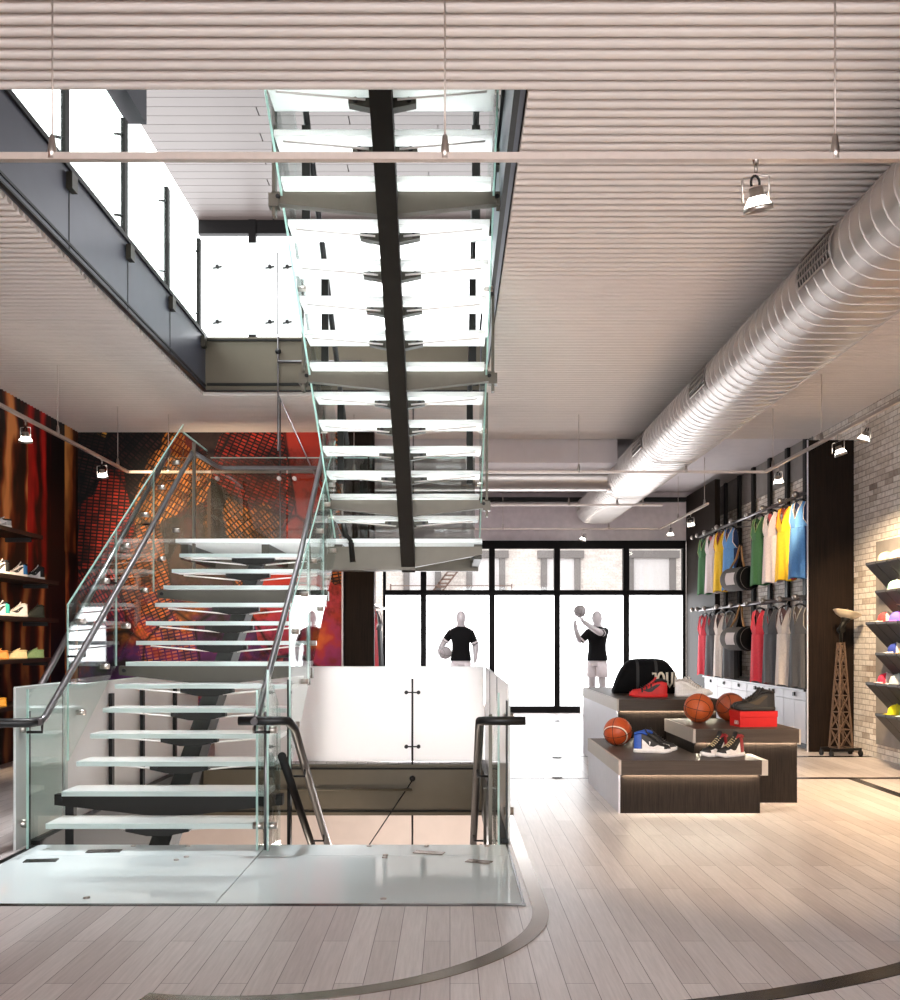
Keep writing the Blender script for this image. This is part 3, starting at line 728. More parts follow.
for s, o, x in ((-1, b1, -.43), (1, b2, -.43)):
    for z in (.18, .80):
        MB().tube([(x, 11.44, z), (x+s*.07, 11.44, z)], .008, 8).build('clamp_arm', 'railblack', o, True)
        MB().tube([(x+s*.07, 11.42, z), (x+s*.07, 11.47, z)], .022, 12).build('clamp_disc', 'railblack', o, True)
rod = thing('balustrade_rod', 'thin dark steel rod with brace cable at the far edge of the floor opening', 'rod', (-.43, 11.43, -1.2))
MB().tube([(-.43, 11.43, -2.2), (-.43, 11.43, .96)], .011, 8).build('rod', 'railblack', rod, True)
MB().tube([(-.43, 11.38, -.20), (-1.1, 11.38, -1.2)], .007, 6).build('brace_cable', 'railblack', rod, True)
MB().tube([(-2.6, 11.36, -.30), (-.43, 11.36, -.30)], .016, 8).build('tie_bar', 'brown', rod, True)
MB().sphere((-.43, 11.40, -.18), .035, 12, 8).build('node', 'railblack', rod, True)
b3 = frost_panel('glass_balustrade', 'frosted balustrade panels running back along the right side of the floor opening', .40, .415, 6.9, 11.45, .03, 1.09)
for yy in (8.42, 9.94): MB().box(.392, .397, yy-.008, yy+.008, .03, 1.09).build('joint', 'railblack', b3, True)
MB().box(.388, .398, 6.92, 6.99, .03, .98).build('end_post', 'railblack', b3, True)
for z in (.2, .86): clamp(b3, .41, 7.02, z, 'x', .03)
b4 = frost_panel('glass_balustrade', 'glass balustrade panel with a painted reflection haze at the near left of the stairs', -2.905, -2.89, 6.66, 7.45, .0, 1.08, 'reflhaze')
for z in (.16, .80): clamp(b4, -2.89, 6.76, z, 'x', .03)
MB().tube([(-2.84, 6.74, -.05), (-2.84, 6.74, .92)], .014, 10).build('end_post', 'railblack', b4, True)
b5 = frost_panel('glass_balustrade', 'frosted balustrade panels behind the stair along the left side of the floor opening', -2.90, -2.885, 7.5, 11.45, .03, 1.05)
for yy in (8.45, 9.3, 10.4): MB().box(-2.875, -2.845, yy-.03, yy+.03, -.3, .95).build('post', 'black', b5, True)
b6 = thing('newel_rod', 'slim steel newel rod with clamps between the two stair flights', 'post', (-1.23, 6.68, 0))
MB().tube([(-1.23, 6.68, 0), (-1.23, 6.68, .92)], .013, 10).build('rod', 'rail', b6, True)
for z in (.16, .80):
    for x in (-1.28, -1.19): clamp(b6, x, 6.68, z, 'x', .024)

# balustrade round the upper opening
for i, (yy, lab) in enumerate(((7.35, 'nearest'), (8.69, 'second nearest'), (10.0, 'third nearest'), (11.28, 'farthest'))):
    if i == 0:
        p0 = thing('balustrade_post', '', 'post', (CX0-.03, 0, HU-.2), 0, 'upper balustrade posts on the left edge of the opening')
        MB().box(-.02, .02, -.04, .04, .02, 1.25).build('upright', 'darkolive', p0)
        MB().box(-.03, .075, -.055, .055, .03, .15).build('shoe', 'olive', p0)
        for z in (.4, 1.1): MB().tube([(0, -.03, z), (-.04, -.06, z), (-.07, -.06, z)], .012, 8).build('clamp', 'railblack', p0)
        q = p0; q.location.y = yy; q['label'] = 'x'
    else: q = dup(p0, (CX0-.03, yy, HU-.2), 0, 'x')
    q['label'] = 'dark upright post of the upper left balustrade, %s of four' % lab
for i in range(4):
    y0, y1 = (6.1, 7.3, 8.65, 9.97)[i], (7.29, 8.63, 9.95, 11.26)[i]
    o = MB().box(CX0-.045, CX0-.033, y0, y1, HU+.02, HU+1.08).build('upper_glass_panel', 'glass')
    tag(o, 'clear glass pane of the upper left balustrade, %s of four' % ('nearest', 'second nearest', 'third nearest', 'farthest')[i], 'glass balustrade', 'upper balustrade panes')
for x0, x1, lab in ((-2.72, -1.98, 'left'), (-1.94, -.9, 'right')):
    o = thing('upper_glass_panel', 'frosted pane at the far edge of the upper opening, %s of the thin rod' % lab, 'glass balustrade', ((x0+x1)/2, OY1, HU))
    MB().box(x0, x1, OY1+.005, OY1+.017, HU+.03, HU+1.08).build('frosted_pane', 'frost', o, True)
    for z in (.17, .8):
        for x in ((x0+.06, x1-.08) if lab == 'left' else (x0+.08,)):
            MB().tube([(x, OY1-.03, HU+z), (x, OY1+.003, HU+z)], .02, 10).tube([(x-.05, OY1-.02, HU+z-.02), (x+.05, OY1-.02, HU+z)], .009, 6).build('clamp', 'railblack', o, True)
rod2 = thing('balustrade_rod', 'thin rod dropping from the far upper balustrade past the bronze fascia', 'rod', (-1.96, OY1-.05, 2.5))
MB().tube([(-1.96, OY1-.05, 3.56), (-1.96, OY1-.05, HU+.95)], .010, 8).build('rod', 'rail', rod2, True)
MB().sphere((-1.96, OY1-.05, HU-.18), .035, 12, 8).build('node', 'railblack', rod2, True)
MB().tube([(-1.96, OY1-.06, HU-.3), (-1.0, OY1-.06, HU-.3)], .018, 8).build('tie_bar', 'rail', rod2, True)
o = MB().box(-2.87, -2.70, 2.6, 8.9, 5.99, 6.3).build('steel_beam', 'beamsteel'); tag(o, 'short dark blue steel beam end hanging in the upper opening at left', 'beam')
# right-edge posts of the opening
for i, yy in enumerate((5.75, 7.0, 8.2)):
    q = dup(p0, (CX1+.03, yy, HU-.2), pi, 'dark upright post on the right edge of the upper opening, %s of three' % ('nearest', 'middle', 'farthest')[i], 'upper balustrade posts on the right edge')
# ------------------------------------------------------------------ air duct
def oval(cx, cz, hw, r, y, n=12):
    p = []
    for j in range(n+1): a = -pi/2+pi*j/n; p.append(V((cx+hw+r*cos(a), y, cz+r*sin(a))))
    for j in range(n+1): a = pi/2+pi*j/n; p.append(V((cx-hw+r*cos(a), y, cz+r*sin(a))))
    return p
du = thing('air_duct', 'long flat oval galvanised air duct running under the ceiling', 'duct', (2.75, 10, 3.58))
rings = []; y = 2.0
while y < 18.55:
    for dy, dr in ((0, 0), (.140, 0), (.1402, .006), (.1498, .006)): rings.append(oval(2.75, 3.83, .15, .25+dr, y+dy))
    y += .15
rings.append(oval(2.75, 3.83, .15, .25, 18.6)); rings.append(oval(2.75, 3.83, .15, .225, 18.63))
o = MB().loft(rings).build('oval_tube', 'duct', du, True); md = o.modifiers.new('split', 'EDGE_SPLIT'); md.split_angle = R(24)
for i, yg in enumerate((3.4, 6.45, 9.5, 12.55, 15.6, 18.25)):
    l = .28 if i < 5 else .16
    fr = MB(); a0, a1 = R(152), R(196)
    rr = [[V((2.60+rad*cos(a0+(a1-a0)*j/6), yy, 3.83+rad*sin(a0+(a1-a0)*j/6))) for j in range(7)] for yy in (yg-l, yg+l) for rad in ((.262,) if yy < yg else (.262,))]
    fr.loft(rr, loop=False, caps=False)
    g = fr.build('grille', 'grille', du, True)
    sl = MB()
    for q in range(5):
        a = a0+(a1-a0)*q/4; sl.bar((2.60+.268*cos(a), yg-l, 3.83+.268*sin(a)), (2.60+.268*cos(a), yg+l, 3.83+.268*sin(a)), .012, .006)
    for q in range(13):
        yy = yg-l+2*l*q/12; sl.tube([(2.60+.266*cos(a0+(a1-a0)*j/5), yy, 3.83+.266*sin(a0+(a1-a0)*j/5)) for j in range(6)], .003, 4)
    sl.build('grille_bars', 'chrome', g, True)
for yy in (4, 8, 12, 16):
    MB().bar((2.75, yy, 4.05), (2.75, yy, 4.27), .03, .004, (0, 1, 0)).build('hanger_strap', 'chrome', du, True)
bd = thing('branch_duct', 'round branch duct running across under the beam to the main duct', 'duct', (.5, 15.0, 3.65))
pp, rr = [], []; x = -1.3
while x < 2.42:
    for dx, dr in ((0, 0), (.188, 0), (.1882, .006), (.1998, .006)): pp.append((x+dx, 15.1, 3.84)); rr.append(.19+dr)
    x += .2
o = MB().tube(pp, rr, 22).build('round_tube', 'duct', bd, True); md = o.modifiers.new('split', 'EDGE_SPLIT'); md.split_angle = R(24)
MB().tube([(2.36, 15.1, 3.84), (2.46, 15.1, 3.84)], .215, 22).build('collar', 'duct', bd, True)
for xx in (-.4, 1.0, 2.0): MB().bar((xx, 15.1, 4.02), (xx, 15.1, 4.27), .03, .004, (0, 1, 0)).build('hanger_strap', 'chrome', bd, True)

# ------------------------------------------------------------------ lamp track
ZT = 3.5
def track(name, lab, pts, rods):
    t = thing(name, lab, 'track', (pts[0][0], pts[0][1], ZT), 0, None)
    mb = MB()
    for a, b in zip(pts, pts[1:]): mb.bar((a[0], a[1], ZT), (b[0], b[1], ZT), .034, .03)
    mb.build('rail', 'trackm', t, True)
    for x, y in rods:
        r = MB().tube([(x, y, ZT), (x, y, HC+.03)], .0045, 6).build('suspension_rod', 'trackm', t, True)
        MB().tube([(x, y, ZT-.01), (x, y, ZT+.03), (x, y, ZT+.09), (x, y, ZT+.10)], [.022, .02, .012, .006], 10).build('clamp', 'chrome', r, True)
TX0, TX1, TY0, TY1 = -4.02, 3.94, 4.35, 12.5
track('lighting_track', 'front lighting track crossing near the top of the view', [(TX0, TY0), (TX1, TY0)], [(-1.73, TY0), (-.022, TY0), (1.675, TY0)])
track('lighting_track', 'left lighting track along the shoe mural wall', [(TX0, TY0), (TX0, TY1)], [(TX0, 10.25), (TX0, 12.1)])
track('lighting_track', 'right lighting track in front of the jersey racks and brick wall', [(TX1, TY0), (TX1, TY1)], [(TX1, 10.6), (TX1, 12.2)])
track('lighting_track', 'middle lighting track crossing behind the stairs', [(TX0, TY1), (TX1, TY1)], [(-3.52, TY1), (-1.2, TY1), (1.61, TY1), (2.95, TY1)])
track('lighting_track', 'rear lighting track crossing below the branch duct', [(-1.2, 15.55), (3.3, 15.55)], [(1.85, 15.55), (2.6, 15.55), (3.0, 15.55)])
track('lighting_track', 'short far lighting track beside the wood panel by the window', [(3.97, 15.4), (3.97, 18.85)], [(3.97, 15.6), (3.97, 17.4)])
track('lighting_track', 'farthest lighting track above the shop window', [(-1.2, 18.9), (3.97, 18.9)], [(1.0, 18.9), (3.0, 18.9)])
def lamp_proto():
    t = thing('track_spotlight', '', 'spotlight', (0, 0, 0), 0, None)
    MB().tube([(0, 0, .03), (0, 0, -.05)], .022, 12).tube([(0, 0, -.05), (0, 0, -.11)], .012, 10).build('stem', 'chrome', t)
    y = MB(); y.tube([(-.105, 0, -.34), (-.105, 0, -.18), (-.095, 0, -.165), (.095, 0, -.12), (.105, 0, -.135), (.105, 0, -.30)], .007, 8)
    y.build('yoke', 'chrome', t)
    tl = Matrix.Translation((0, 0, -.22)) @ Matrix.Rotation(R(-14), 4, 'Y') @ Matrix.Rotation(R(12), 4, 'X')
    MB().tube([V((.034*cos(a), 0, .03+.05*sin(a))) for a in [i*pi/9 for i in range(-1, 11)]], .009, 8).xf(tl).build('cable_loop', 'black', t)
    MB().lathe([(.001, .0), (.05, 0), (.052, -.06), (.058, -.066)], n=24).xf(tl).build('housing', 'chrome', t)
    MB().lathe([(.100, -.128), (.106, -.13), (.106, -.165), (.098, -.165), (.098, -.14)], n=24).xf(tl).build('rim_ring', 'chrome', t)
    MB().lathe([(.058, -.064), (.098, -.128), (.092, -.14), (.001, -.14)], n=24).xf(tl).build('glowing_reflector', 'lamp', t)
    return t
lp = None
def spot(x, y, rz, lab, aim, power, size=70):
    global lp
    if lp is None: lp = lamp_proto(); o = lp; o.location = (x, y, ZT); o.rotation_euler.z = rz
    else: o = dup(lp, (x, y, ZT), rz, '')
    o.scale = (.6, .6, .6); o['label'] = lab; o['group'] = 'track spotlights'
    if power:
        d = bpy.data.lights.new('spot_beam', 'SPOT'); d.energy = power*2.2; d.color = (1, .74, .46) if aim[1] < 18 else (1, .97, .98); d.spot_size = R(size); d.spot_blend = .8; d.shadow_soft_size = .06
        l = bpy.data.objects.new('spot_beam', d); COL.objects.link(l); p = V((x, y, ZT-.40)); l.location = p
        l.rotation_euler = (V(aim)-p).to_track_quat('-Z', 'Y').to_euler()
spot(1.33, TY0, .2, 'nearest glowing track spotlight hanging in front of the slatted ceiling at the top', (2.3, 7.2, 0), 60)
spot(TX0, 9.47, 1.2, 'track spotlight on the left track near the left edge of the view', (-5, 10.2, 1.8), 70)
spot(TX0, 11.55, .9, 'track spotlight on the left track nearest the mural corner', (-3.2, 13.5, 2.6), 80, 100)
spot(TX1, 12.0, .4, 'track spotlight on the right track in front of the jersey rack', (5.0, 16.6, 2.0), 32, 60)
spot(TX1, 10.15, -.8, 'track spotlight on the right track in front of the dark wood column', (5.0, 11.5, 1.6), 110)
spot(TX1, 9.47, 1.9, 'track spotlight on the right track in front of the brick wall', (4.6, 9.8, 0), 120, 90)
spot(3.97, 16.5, .3, 'far track spotlight nearer the jersey rack, in front of the wood panel', (2.9, 18.3, 1.3), 40, 60)
spot(3.97, 18.0, .8, 'far track spotlight at the corner beside the wood panel and window', (4, 17, 0), 0)
spot(-.55, 15.55, .4, 'added unseen spotlight on the rear track to light the window mannequins', (.2, 18.3, 1.4), 60, 50)  # unseen lamp added to brighten the mannequins
spot(2.53, 18.9, 2.2, 'farthest track spotlight hanging under the track above the shop window', (2.5, 17, 0), 0)
d = bpy.data.lights.new('spot_beam', 'SPOT'); d.energy = 430; d.color = (1, .95, .92); d.spot_size = R(37); d.spot_blend = .5; d.shadow_soft_size = .15  # extra unseen beam added to brighten the frosted far panel from behind
l = bpy.data.objects.new('spot_beam', d); COL.objects.link(l); l.location = (-.55, 15.55, 3.1); l.rotation_euler = (V((-.75, 11.55, 0))-l.location).to_track_quat('-Z', 'Y').to_euler()
# lamps of the same track run nearer than the picture's edge
for i, yy in enumerate((6.2, 7.8)):
    d = bpy.data.lights.new('spot_beam', 'SPOT'); d.energy = 190; d.color = (1, .72, .42); d.spot_size = R(80); d.spot_blend = .8
    l = bpy.data.objects.new('spot_beam', d); COL.objects.link(l); l.location = (TX1, yy, 3.1); l.rotation_euler = (V((4.2, yy+.6, 0))-l.location).to_track_quat('-Z', 'Y').to_euler()

# ------------------------------------------------------------------ dark wood panels
for nm, lab, b in (('wood_column', 'tall dark wood column between the jersey rack and the brick wall', (4.475, 5.05, 12.5, 12.53, 0, 3.9)),
                   ('wood_panel', 'dark wood panel beside the shop window at the far end of the jersey rack', (4.53, 4.62, 17.1, 19.18, 0, 4.15)),
                   ('wood_column', 'dark wood column between the city mural and the shop window', (-1.43, -1.02, 13.45, 13.56, 0, 4.2))):
    tag(MB().box(*b).build(nm, 'wood', bev=.004), lab, 'column' if 'column' in nm else 'panel')
o = MB().box(4.463, 4.475, 12.49, 12.51, 0, 3.9).build('column_trim', 'plinthside'); tag(o, 'thin pale edge strip on the left of the right wood column', 'trim strip')
o = MB().box(-1.455, -1.435, 13.42, 13.56, 0, 4.2).build('column_trim', 'plinthside'); tag(o, 'thin pale edge strip between the city mural and the left wood column', 'trim strip')

# ------------------------------------------------------------------ jersey racks
studs = (14.08, 14.84, 15.65, 16.5, 17.3, 18.16)
for i, yy in enumerate(studs):
    o = MB().box(4.985, 5.03, yy-.06, yy+.06, .78, HC-.005).build('wall_stud', 'black')
    tag(o, 'tall black upright behind the jerseys, %s from the near wood column' % ('first', 'second', 'third', 'fourth', 'fifth', 'sixth')[i], 'upright', 'black uprights of the jersey rack')
for z, lab, lo in ((3.24, 'upper', 2.2), (1.93, 'lower', .78)):
    t = thing('hanging_rail', '%s steel hanging rail for jerseys along the right wall' % lab, 'rail', (4.45, 15.2, z))
    MB().tube([(4.45, 12.66, z), (4.45, 17.85, z)], .02, 10).build('bar', 'rail', t, True)
    for yy in studs+(13.35, 12.75, 17.8):
        MB().bar((4.40, yy, z+.03), (5.03, yy, z+.03), .035, .02).build('arm', 'rail', t, True)
        MB().sphere((4.40, yy, z+.02), .04, 10, 8).build('arm_knob', 'chrome', t, True)

def jersey_parts(t, main, side, trim, back, H=.95, W=.195):
    """local: width along x, front faces -y, hem at z=0"""
    nz, nn = 14, 40; rings = []
    za = .66*H
    for i in range(nz+1):
        f = i/nz; z = za*f; w = W*(1.06-.12*f); dp = .085-.015*f
        ring = []
        for j in range(nn):
            a = 2*pi*j/nn; rip = 1+(.17*(1-f)+.05)*sin(7*a+1.3+f*1.5)+(.05*(1-f))*sin(11*a)
            ring.append(V((w*cos(a)*(1+.02*sin(5*a)), dp*sin(a)*rip, z+.012*sin(3*a)*(1-f))))
        rings.append(ring)
    mb = MB().loft(rings, caps=False)
    W2 = W*.94
    def strap(front, vz):
        s = -1 if front else 1; y0 = s*.07; yt = s*.012
        for sx in (-1, 1):
            P = [(sx*W2, za, .0), (sx*W2*.80, za+.10*H, y0*.75), (sx*W2*.74, za+.25*H, y0*.5), (sx*W2*.80, .985*H, yt), (sx*W2*.42, H, yt), (sx*W2*.28, (vz+H)/2+.0, y0*.8), (0, vz, y0), (0, za, y0)]
            vs = [V((x, y, z)) for x, z, y in P]
            mb.add(vs, [(0, 1, 7), (1, 6, 7), (1, 2, 6), (2, 5, 6), (2, 3, 5), (3, 4, 5)], True)
    strap(True, .78*H)
    mb.build('front', main, t)
    bk = MB(); mb2 = mb; keep = mb.v, mb.f
    mb = bk
    s = 1
    for sx in (-1, 1):
        P = [(sx*W2, za, 0), (sx*W2*.80, za+.10*H, .05), (sx*W2*.74, za+.25*H, .035), (sx*W2*.80, .985*H, .012), (sx*W2*.42, H, .012), (0, .93*H, .03), (0, za, .065)]
        bk.add([V((x, y, z)) for x, z, y in P], [(0, 1, 6), (1, 5, 6), (1, 2, 5), (2, 3, 5), (3, 4, 5)], True)
    bk.build('back', back, t)
    # side panel on the flank that looks at the camera
    sp = MB(); rr = []
    for i in range(nz+1):
        f = i/nz; w = W*(1.06-.12*f)+.006; dp = .085-.015*f+.006
        rr.append([V((w*cos(a)*(1+.02*sin(5*a)), dp*sin(a)*(1+(.17*(1-f)+.05)*sin(7*a+1.3+f*1.5)+(.05*(1-f))*sin(11*a)), za*f+.012*sin(3*a)*(1-f))) for a in [R(-34)+R(68)*q/6 for q in range(7)]])
    sp.loft(rr, loop=False, caps=False).build('side_panel', side, t)
    nk = MB().tube([(-W2*.42, -.016, H), (-W2*.28, -.062, .89*H), (0, -.076, .775*H), (W2*.28, -.062, .89*H), (W2*.42, -.016, H)], .006, 6)
    nk.build('neck_trim', trim, t)
    for sx in (-1, 1): MB().tube([(sx*W2*.80, -.014, .985*H), (sx*W2*.74, -.04, za+.25*H), (sx*W2*.81, -.055, za+.1*H), (sx*W2*1.01, -.0, za)], .005, 6).build('armhole_trim', trim, t)
JP = {}
jcols = {'green': ((66, 116, 72), (24, 62, 34), (150, 176, 120), (40, 80, 46)), 'white': ((226, 214, 216), (168, 150, 156), (236, 226, 226), (196, 90, 96)),
         'yellow': ((240, 194, 40), (150, 52, 28), (206, 120, 36), (120, 44, 26)), 'blue': ((92, 146, 206), (24, 48, 92), (232, 214, 200), (30, 50, 96)),
         'pink red': ((232, 62, 78), (190, 24, 36), (240, 96, 104), (170, 30, 40)), 'grey': ((92, 92, 96), (40, 40, 44), (120, 118, 120), (50, 34, 36)),
         'off-white': ((222, 210, 202), (160, 140, 120), (120, 90, 84), (120, 80, 76)), 'charcoal': ((78, 78, 82), (26, 26, 28), (150, 146, 140), (110, 96, 84))}
def hanger_proto(H):
    t = thing('clothes_hanger', '', 'hanger', (0, 0, 0))
    MB().tube([(0, 0, H+.02)]+[(.028*sin(a), 0, H+.085-.028*cos(a)) for a in [i*pi/8 for i in range(0, 11)]], .006, 6).build('hook', 'chrome', t)
    MB().tube([(-.165, 0, H-.03), (-.06, 0, H+.02), (0, 0, H+.028), (.06, 0, H+.02), (.165, 0, H-.03)], .015, 8).build('shoulder_bar', 'black', t)
    return t
HG = {}
def hang(colour, y, z, H, lab, rail, first):
    if (colour, H) not in JP:
        t = thing('jersey', '', 'jersey', (0, 0, 0)); m = [colmat(q, .85) for q in jcols[colour]]
        jersey_parts(t, m[0], m[1], m[2], m[3], H); JP[colour, H] = t; o = t
    else: o = dup(JP[colour, H], (0, 0, 0), 0, '')
    rz = -pi/2+R(16)
    xx = 4.45 if y < 15 else 4.41
    o.location = (xx, y, z); o.rotation_euler.z = rz; o['label'] = lab; o['group'] = 'sleeveless jerseys on the %s rail' % rail
    if H not in HG: HG[H] = hanger_proto(H); h = HG[H]
    else: h = dup(HG[H], (0, 0, 0), 0, '')
    h.location = (xx, y, z); h.rotation_euler.z = rz
    h['label'] = 'dark hanger carrying the '+lab.replace('sleeveless ', ''); h['group'] = 'hangers on the %s rail' % rail
near_y = (14.36, 13.80, 13.24, 12.72); far_y = (17.30, 16.80, 16.25, 15.72)
for rail, z, cs in (('upper', 2.19, ('green', 'white', 'yellow', 'blue')), ('lower', .80, ('pink red', 'grey', 'off-white', 'charcoal'))):
    H = .97 if rail == 'upper' else 1.03
    for side, ys in (('near', near_y), ('far', far_y)):
        for q, yy in zip(cs, ys):
            hang(q, yy, z, H, '%s sleeveless jersey in the %s group on the %s rail' % (q, side, rail), rail, False)

# bags on the rails
def barrel_bag(z, lab, rail):
    t = thing('barrel_bag', lab, 'bag', (4.42, 15.25, z), 0, 'barrel bags on the jersey rails')
    rot = Matrix.Rotation(R(16), 4, 'Z')
    pr = [(.001, -.30), (.15, -.30), (.172, -.285), (.18, -.26), (.18, .26), (.172, .285), (.15, .30), (.001, .30)]
    ax = rot @ Matrix.Rotation(R(90), 4, 'X')
    MB().lathe(pr, n=28).xf(ax).build('body', colmat((92, 88, 86), .8), t)
    MB().lathe([(.001, .296), (.155, .296), (.176, .28), (.184, .25), (.186, .20), (.184, .20), (.001, .31), (.10, .308)][:5]+[(.182, .20)], n=28).xf(ax).build('end_cap', 'blackcloth', t)
    cap = MB().lathe([(.001, .312), (.12, .310), (.160, .298), (.181, .27), (.188, .22), (.188, .19)], n=28).xf(ax).build('end_panel', 'blackcloth', t)
    lb = MB(); rr = [[V((.184*cos(a), yy, .184*sin(a))) for a in [R(150)+R(60)*q/8 for q in range(9)]] for yy in (-.12, .12)]
    lb.loft(rr, loop=False, caps=False).xf(rot).build('label_patch', 'whitecloth', t)
    st = MB().tube([(-.05, -.2, .17), (-.02, -.1, .30), (.03, 0, .50), (.03, .04, .52), (.0, .1, .32), (-.04, .2, .17)], .016, 8).xf(rot)
    st.build('strap', colmat((150, 112, 74), .8), t)
    MB().tube([(0, -.06, .17), (.02, -.03, .34), (.03, 0, .53), (.03, .03, .34), (.0, .08, .17)], .02, 8).xf(rot).build('carry_loop', 'blackcloth', t)
    return t
barrel_bag(2.33, 'grey barrel bag with black round end hanging between the bright jerseys on the upper rail', 'upper')
barrel_bag(1.42, 'grey barrel bag with black round end hanging between the jerseys on the lower rail', 'lower')

# lockers under the racks
o = MB().box(4.47, 5.04, 12.64, 17.72, .745, .775).build('locker_worktop', pbr('worktop_grey', c(96, 92, 92), .4, var=.05), bev=.004); tag(o, 'long grey worktop over the white lockers under the jersey rails', 'worktop')
for i in range(6):
    y0 = 12.66+.84*i; y1 = y0+.83
    t = thing('locker_cabinet', 'white low locker cabinet under the jersey rails, %s from the wood column' % ('first', 'second', 'third', 'fourth', 'fifth', 'sixth')[i], 'cabinet', (4.75, (y0+y1)/2, 0), 0, 'white lockers under the jersey rails')
    MB().box(4.53, 5.03, y0, y1, .08, .744).build('body', 'cab', t, True)
    MB().box(4.60, 5.03, y0, y1, 0, .08).build('toe_kick', 'black', t, True)
    d = MB().box(4.505, 4.53, y0+.003, y1-.003, .625, .742).build('drawer', 'cab', t, True)
    MB().box(4.485, 4.505, (y0+y1)/2-.03, (y0+y1)/2+.03, .67, .72).build('knob', 'black', d, True)
    for a, b in ((y0+.003, (y0+y1)/2-.003), ((y0+y1)/2+.003, y1-.003)): MB().box(4.505, 4.53, a, b, .085, .619).build('door', 'cab', t, True)

# glimpse of the opposite rack between the left column and the window
t = thing('jersey', 'pink red jersey glimpsed edge-on behind the left wood column', 'jersey', (-1.22, 15.6, .9)); t.rotation_euler.z = R(80)
jersey_parts(t, colmat((232, 62, 78)), colmat((190, 24, 36)), colmat((240, 96, 104)), colmat((170, 30, 40)), 1.0)
t = thing('jersey', 'black jersey glimpsed edge-on beside the left end of the shop window', 'jersey', (-1.25, 17.2, .9)); t.rotation_euler.z = R(80)
jersey_parts(t, colmat((40, 38, 40)), colmat((26, 24, 26)), colmat((200, 190, 190)), colmat((26, 24, 26)), 1.0)
t = thing('hanging_rail', 'short hanging rail glimpsed behind the left wood column', 'rail', (-1.22, 16.4, 1.98))
MB().tube([(-1.22, 14.6, 1.98), (-1.22, 18.4, 1.98)], .02, 10).build('bar', 'chrome', t, True)
for yy in (15.2, 17.9): MB().bar((-1.42, yy, 1.98), (-1.18, yy, 1.98), .03, .03).build('arm', 'chrome', t, True)

# ------------------------------------------------------------------ hat shelf on the brick wall
o = MB().box(5.0, 5.048, 9.2, 11.74, .18, 2.55).build('hat_wall_panel', 'greypanel'); tag(o, 'grey wall panel behind the angled cap shelves on the brick wall', 'panel')
caprows = [(2.262, 11.2, 'topmost'), (1.94, 10.95, 'second from the top'), (1.60, 11.2, 'third from the top'), (1.262, 10.95, 'fourth from the top'), (.93, 11.2, 'fifth from the top'), (.60, 10.95, 'lowest')]
for z, yf, lab in caprows:
    t = thing('cap_shelf', 'charcoal angled cap shelf on the brick wall, %s of six' % lab, 'shelf', (5.0, 10.2, z-.36), 0, 'angled cap shelves')
    yy = yf
    while yy > 9.3:
        MB().prism([(4.65, z), (5.0, z), (5.0, z-.38), (4.98, z-.38), (4.65, z-.025)], lambda u, v, s: (u, s, v), yy-.265, yy-.008).build('shelf_module', 'capshelf', t, True); yy -= .27
def cap_parts(t, cA, cB, cC):
    pr = [(.092, 0), (.094, .03), (.085, .065), (.06, .092), (.03, .104), (.001, .107)]
    for q in range(4):
        mb = MB(); rr = []
        for r_, z_ in pr: rr.append([V((r_*cos(a), r_*.93*sin(a), z_)) for a in [R(90*q)+R(90)*j/6 for j in range(7)]])
        mb.loft(rr, loop=False, caps=False).build('crown_panel', colmat(cA if q % 2 == 0 else cB, .85), t)
    br = MB(); rr = []
    for f in (0, .5, 1):
        rr.append([V(((.085+.075*f*max(0, cos(a))**.6)*cos(a), .088*sin(a)*(1-.05*f), .012-.016*f+.0*f)) for a in [R(-72)+R(144)*j/12 for j in range(13)]])
    br.loft(rr, loop=False, caps=False)
    rr2 = [[p+V((0, 0, -.006)) for p in r_] for r_ in rr]; br.loft(rr2, loop=False, caps=False)
    br.build('visor', colmat(cC, .85), t)
    MB().sphere((0, 0, .107), .010, 8, 6).build('top_button', colmat(cC, .85), t)
capcol = [[('beige', (198, 184, 150), (186, 170, 132)), ('peach', (206, 178, 160), (196, 160, 140))], [('mint', (150, 206, 180), (224, 220, 210)), ('pale mauve', (206, 190, 200), (224, 214, 214))],
          [('red and white', (214, 60, 60), (226, 190, 180)), ('purple and blue', (100, 90, 206), (180, 80, 190))], [('navy and white', (30, 50, 130), (226, 220, 216)), ('orange', (232, 170, 50), (224, 190, 110))],
          [('crimson and white', (206, 40, 70), (228, 200, 200)), ('pale grey', (206, 206, 200), (180, 190, 186))], [('yellow', (240, 226, 30), (214, 200, 40)), ('green and white', (40, 130, 70), (220, 224, 214))]]
for (z, yf, lab), row in zip(caprows, capcol):
    for i, (nm, a, b) in enumerate(row):
        t = thing('cap', '%s cap on the %s cap shelf' % (nm, lab), 'cap', (4.80, yf-.21-.29*i, z), R(150+10*i), 'caps on the angled shelves')
        cap_parts(t, a, b, b)
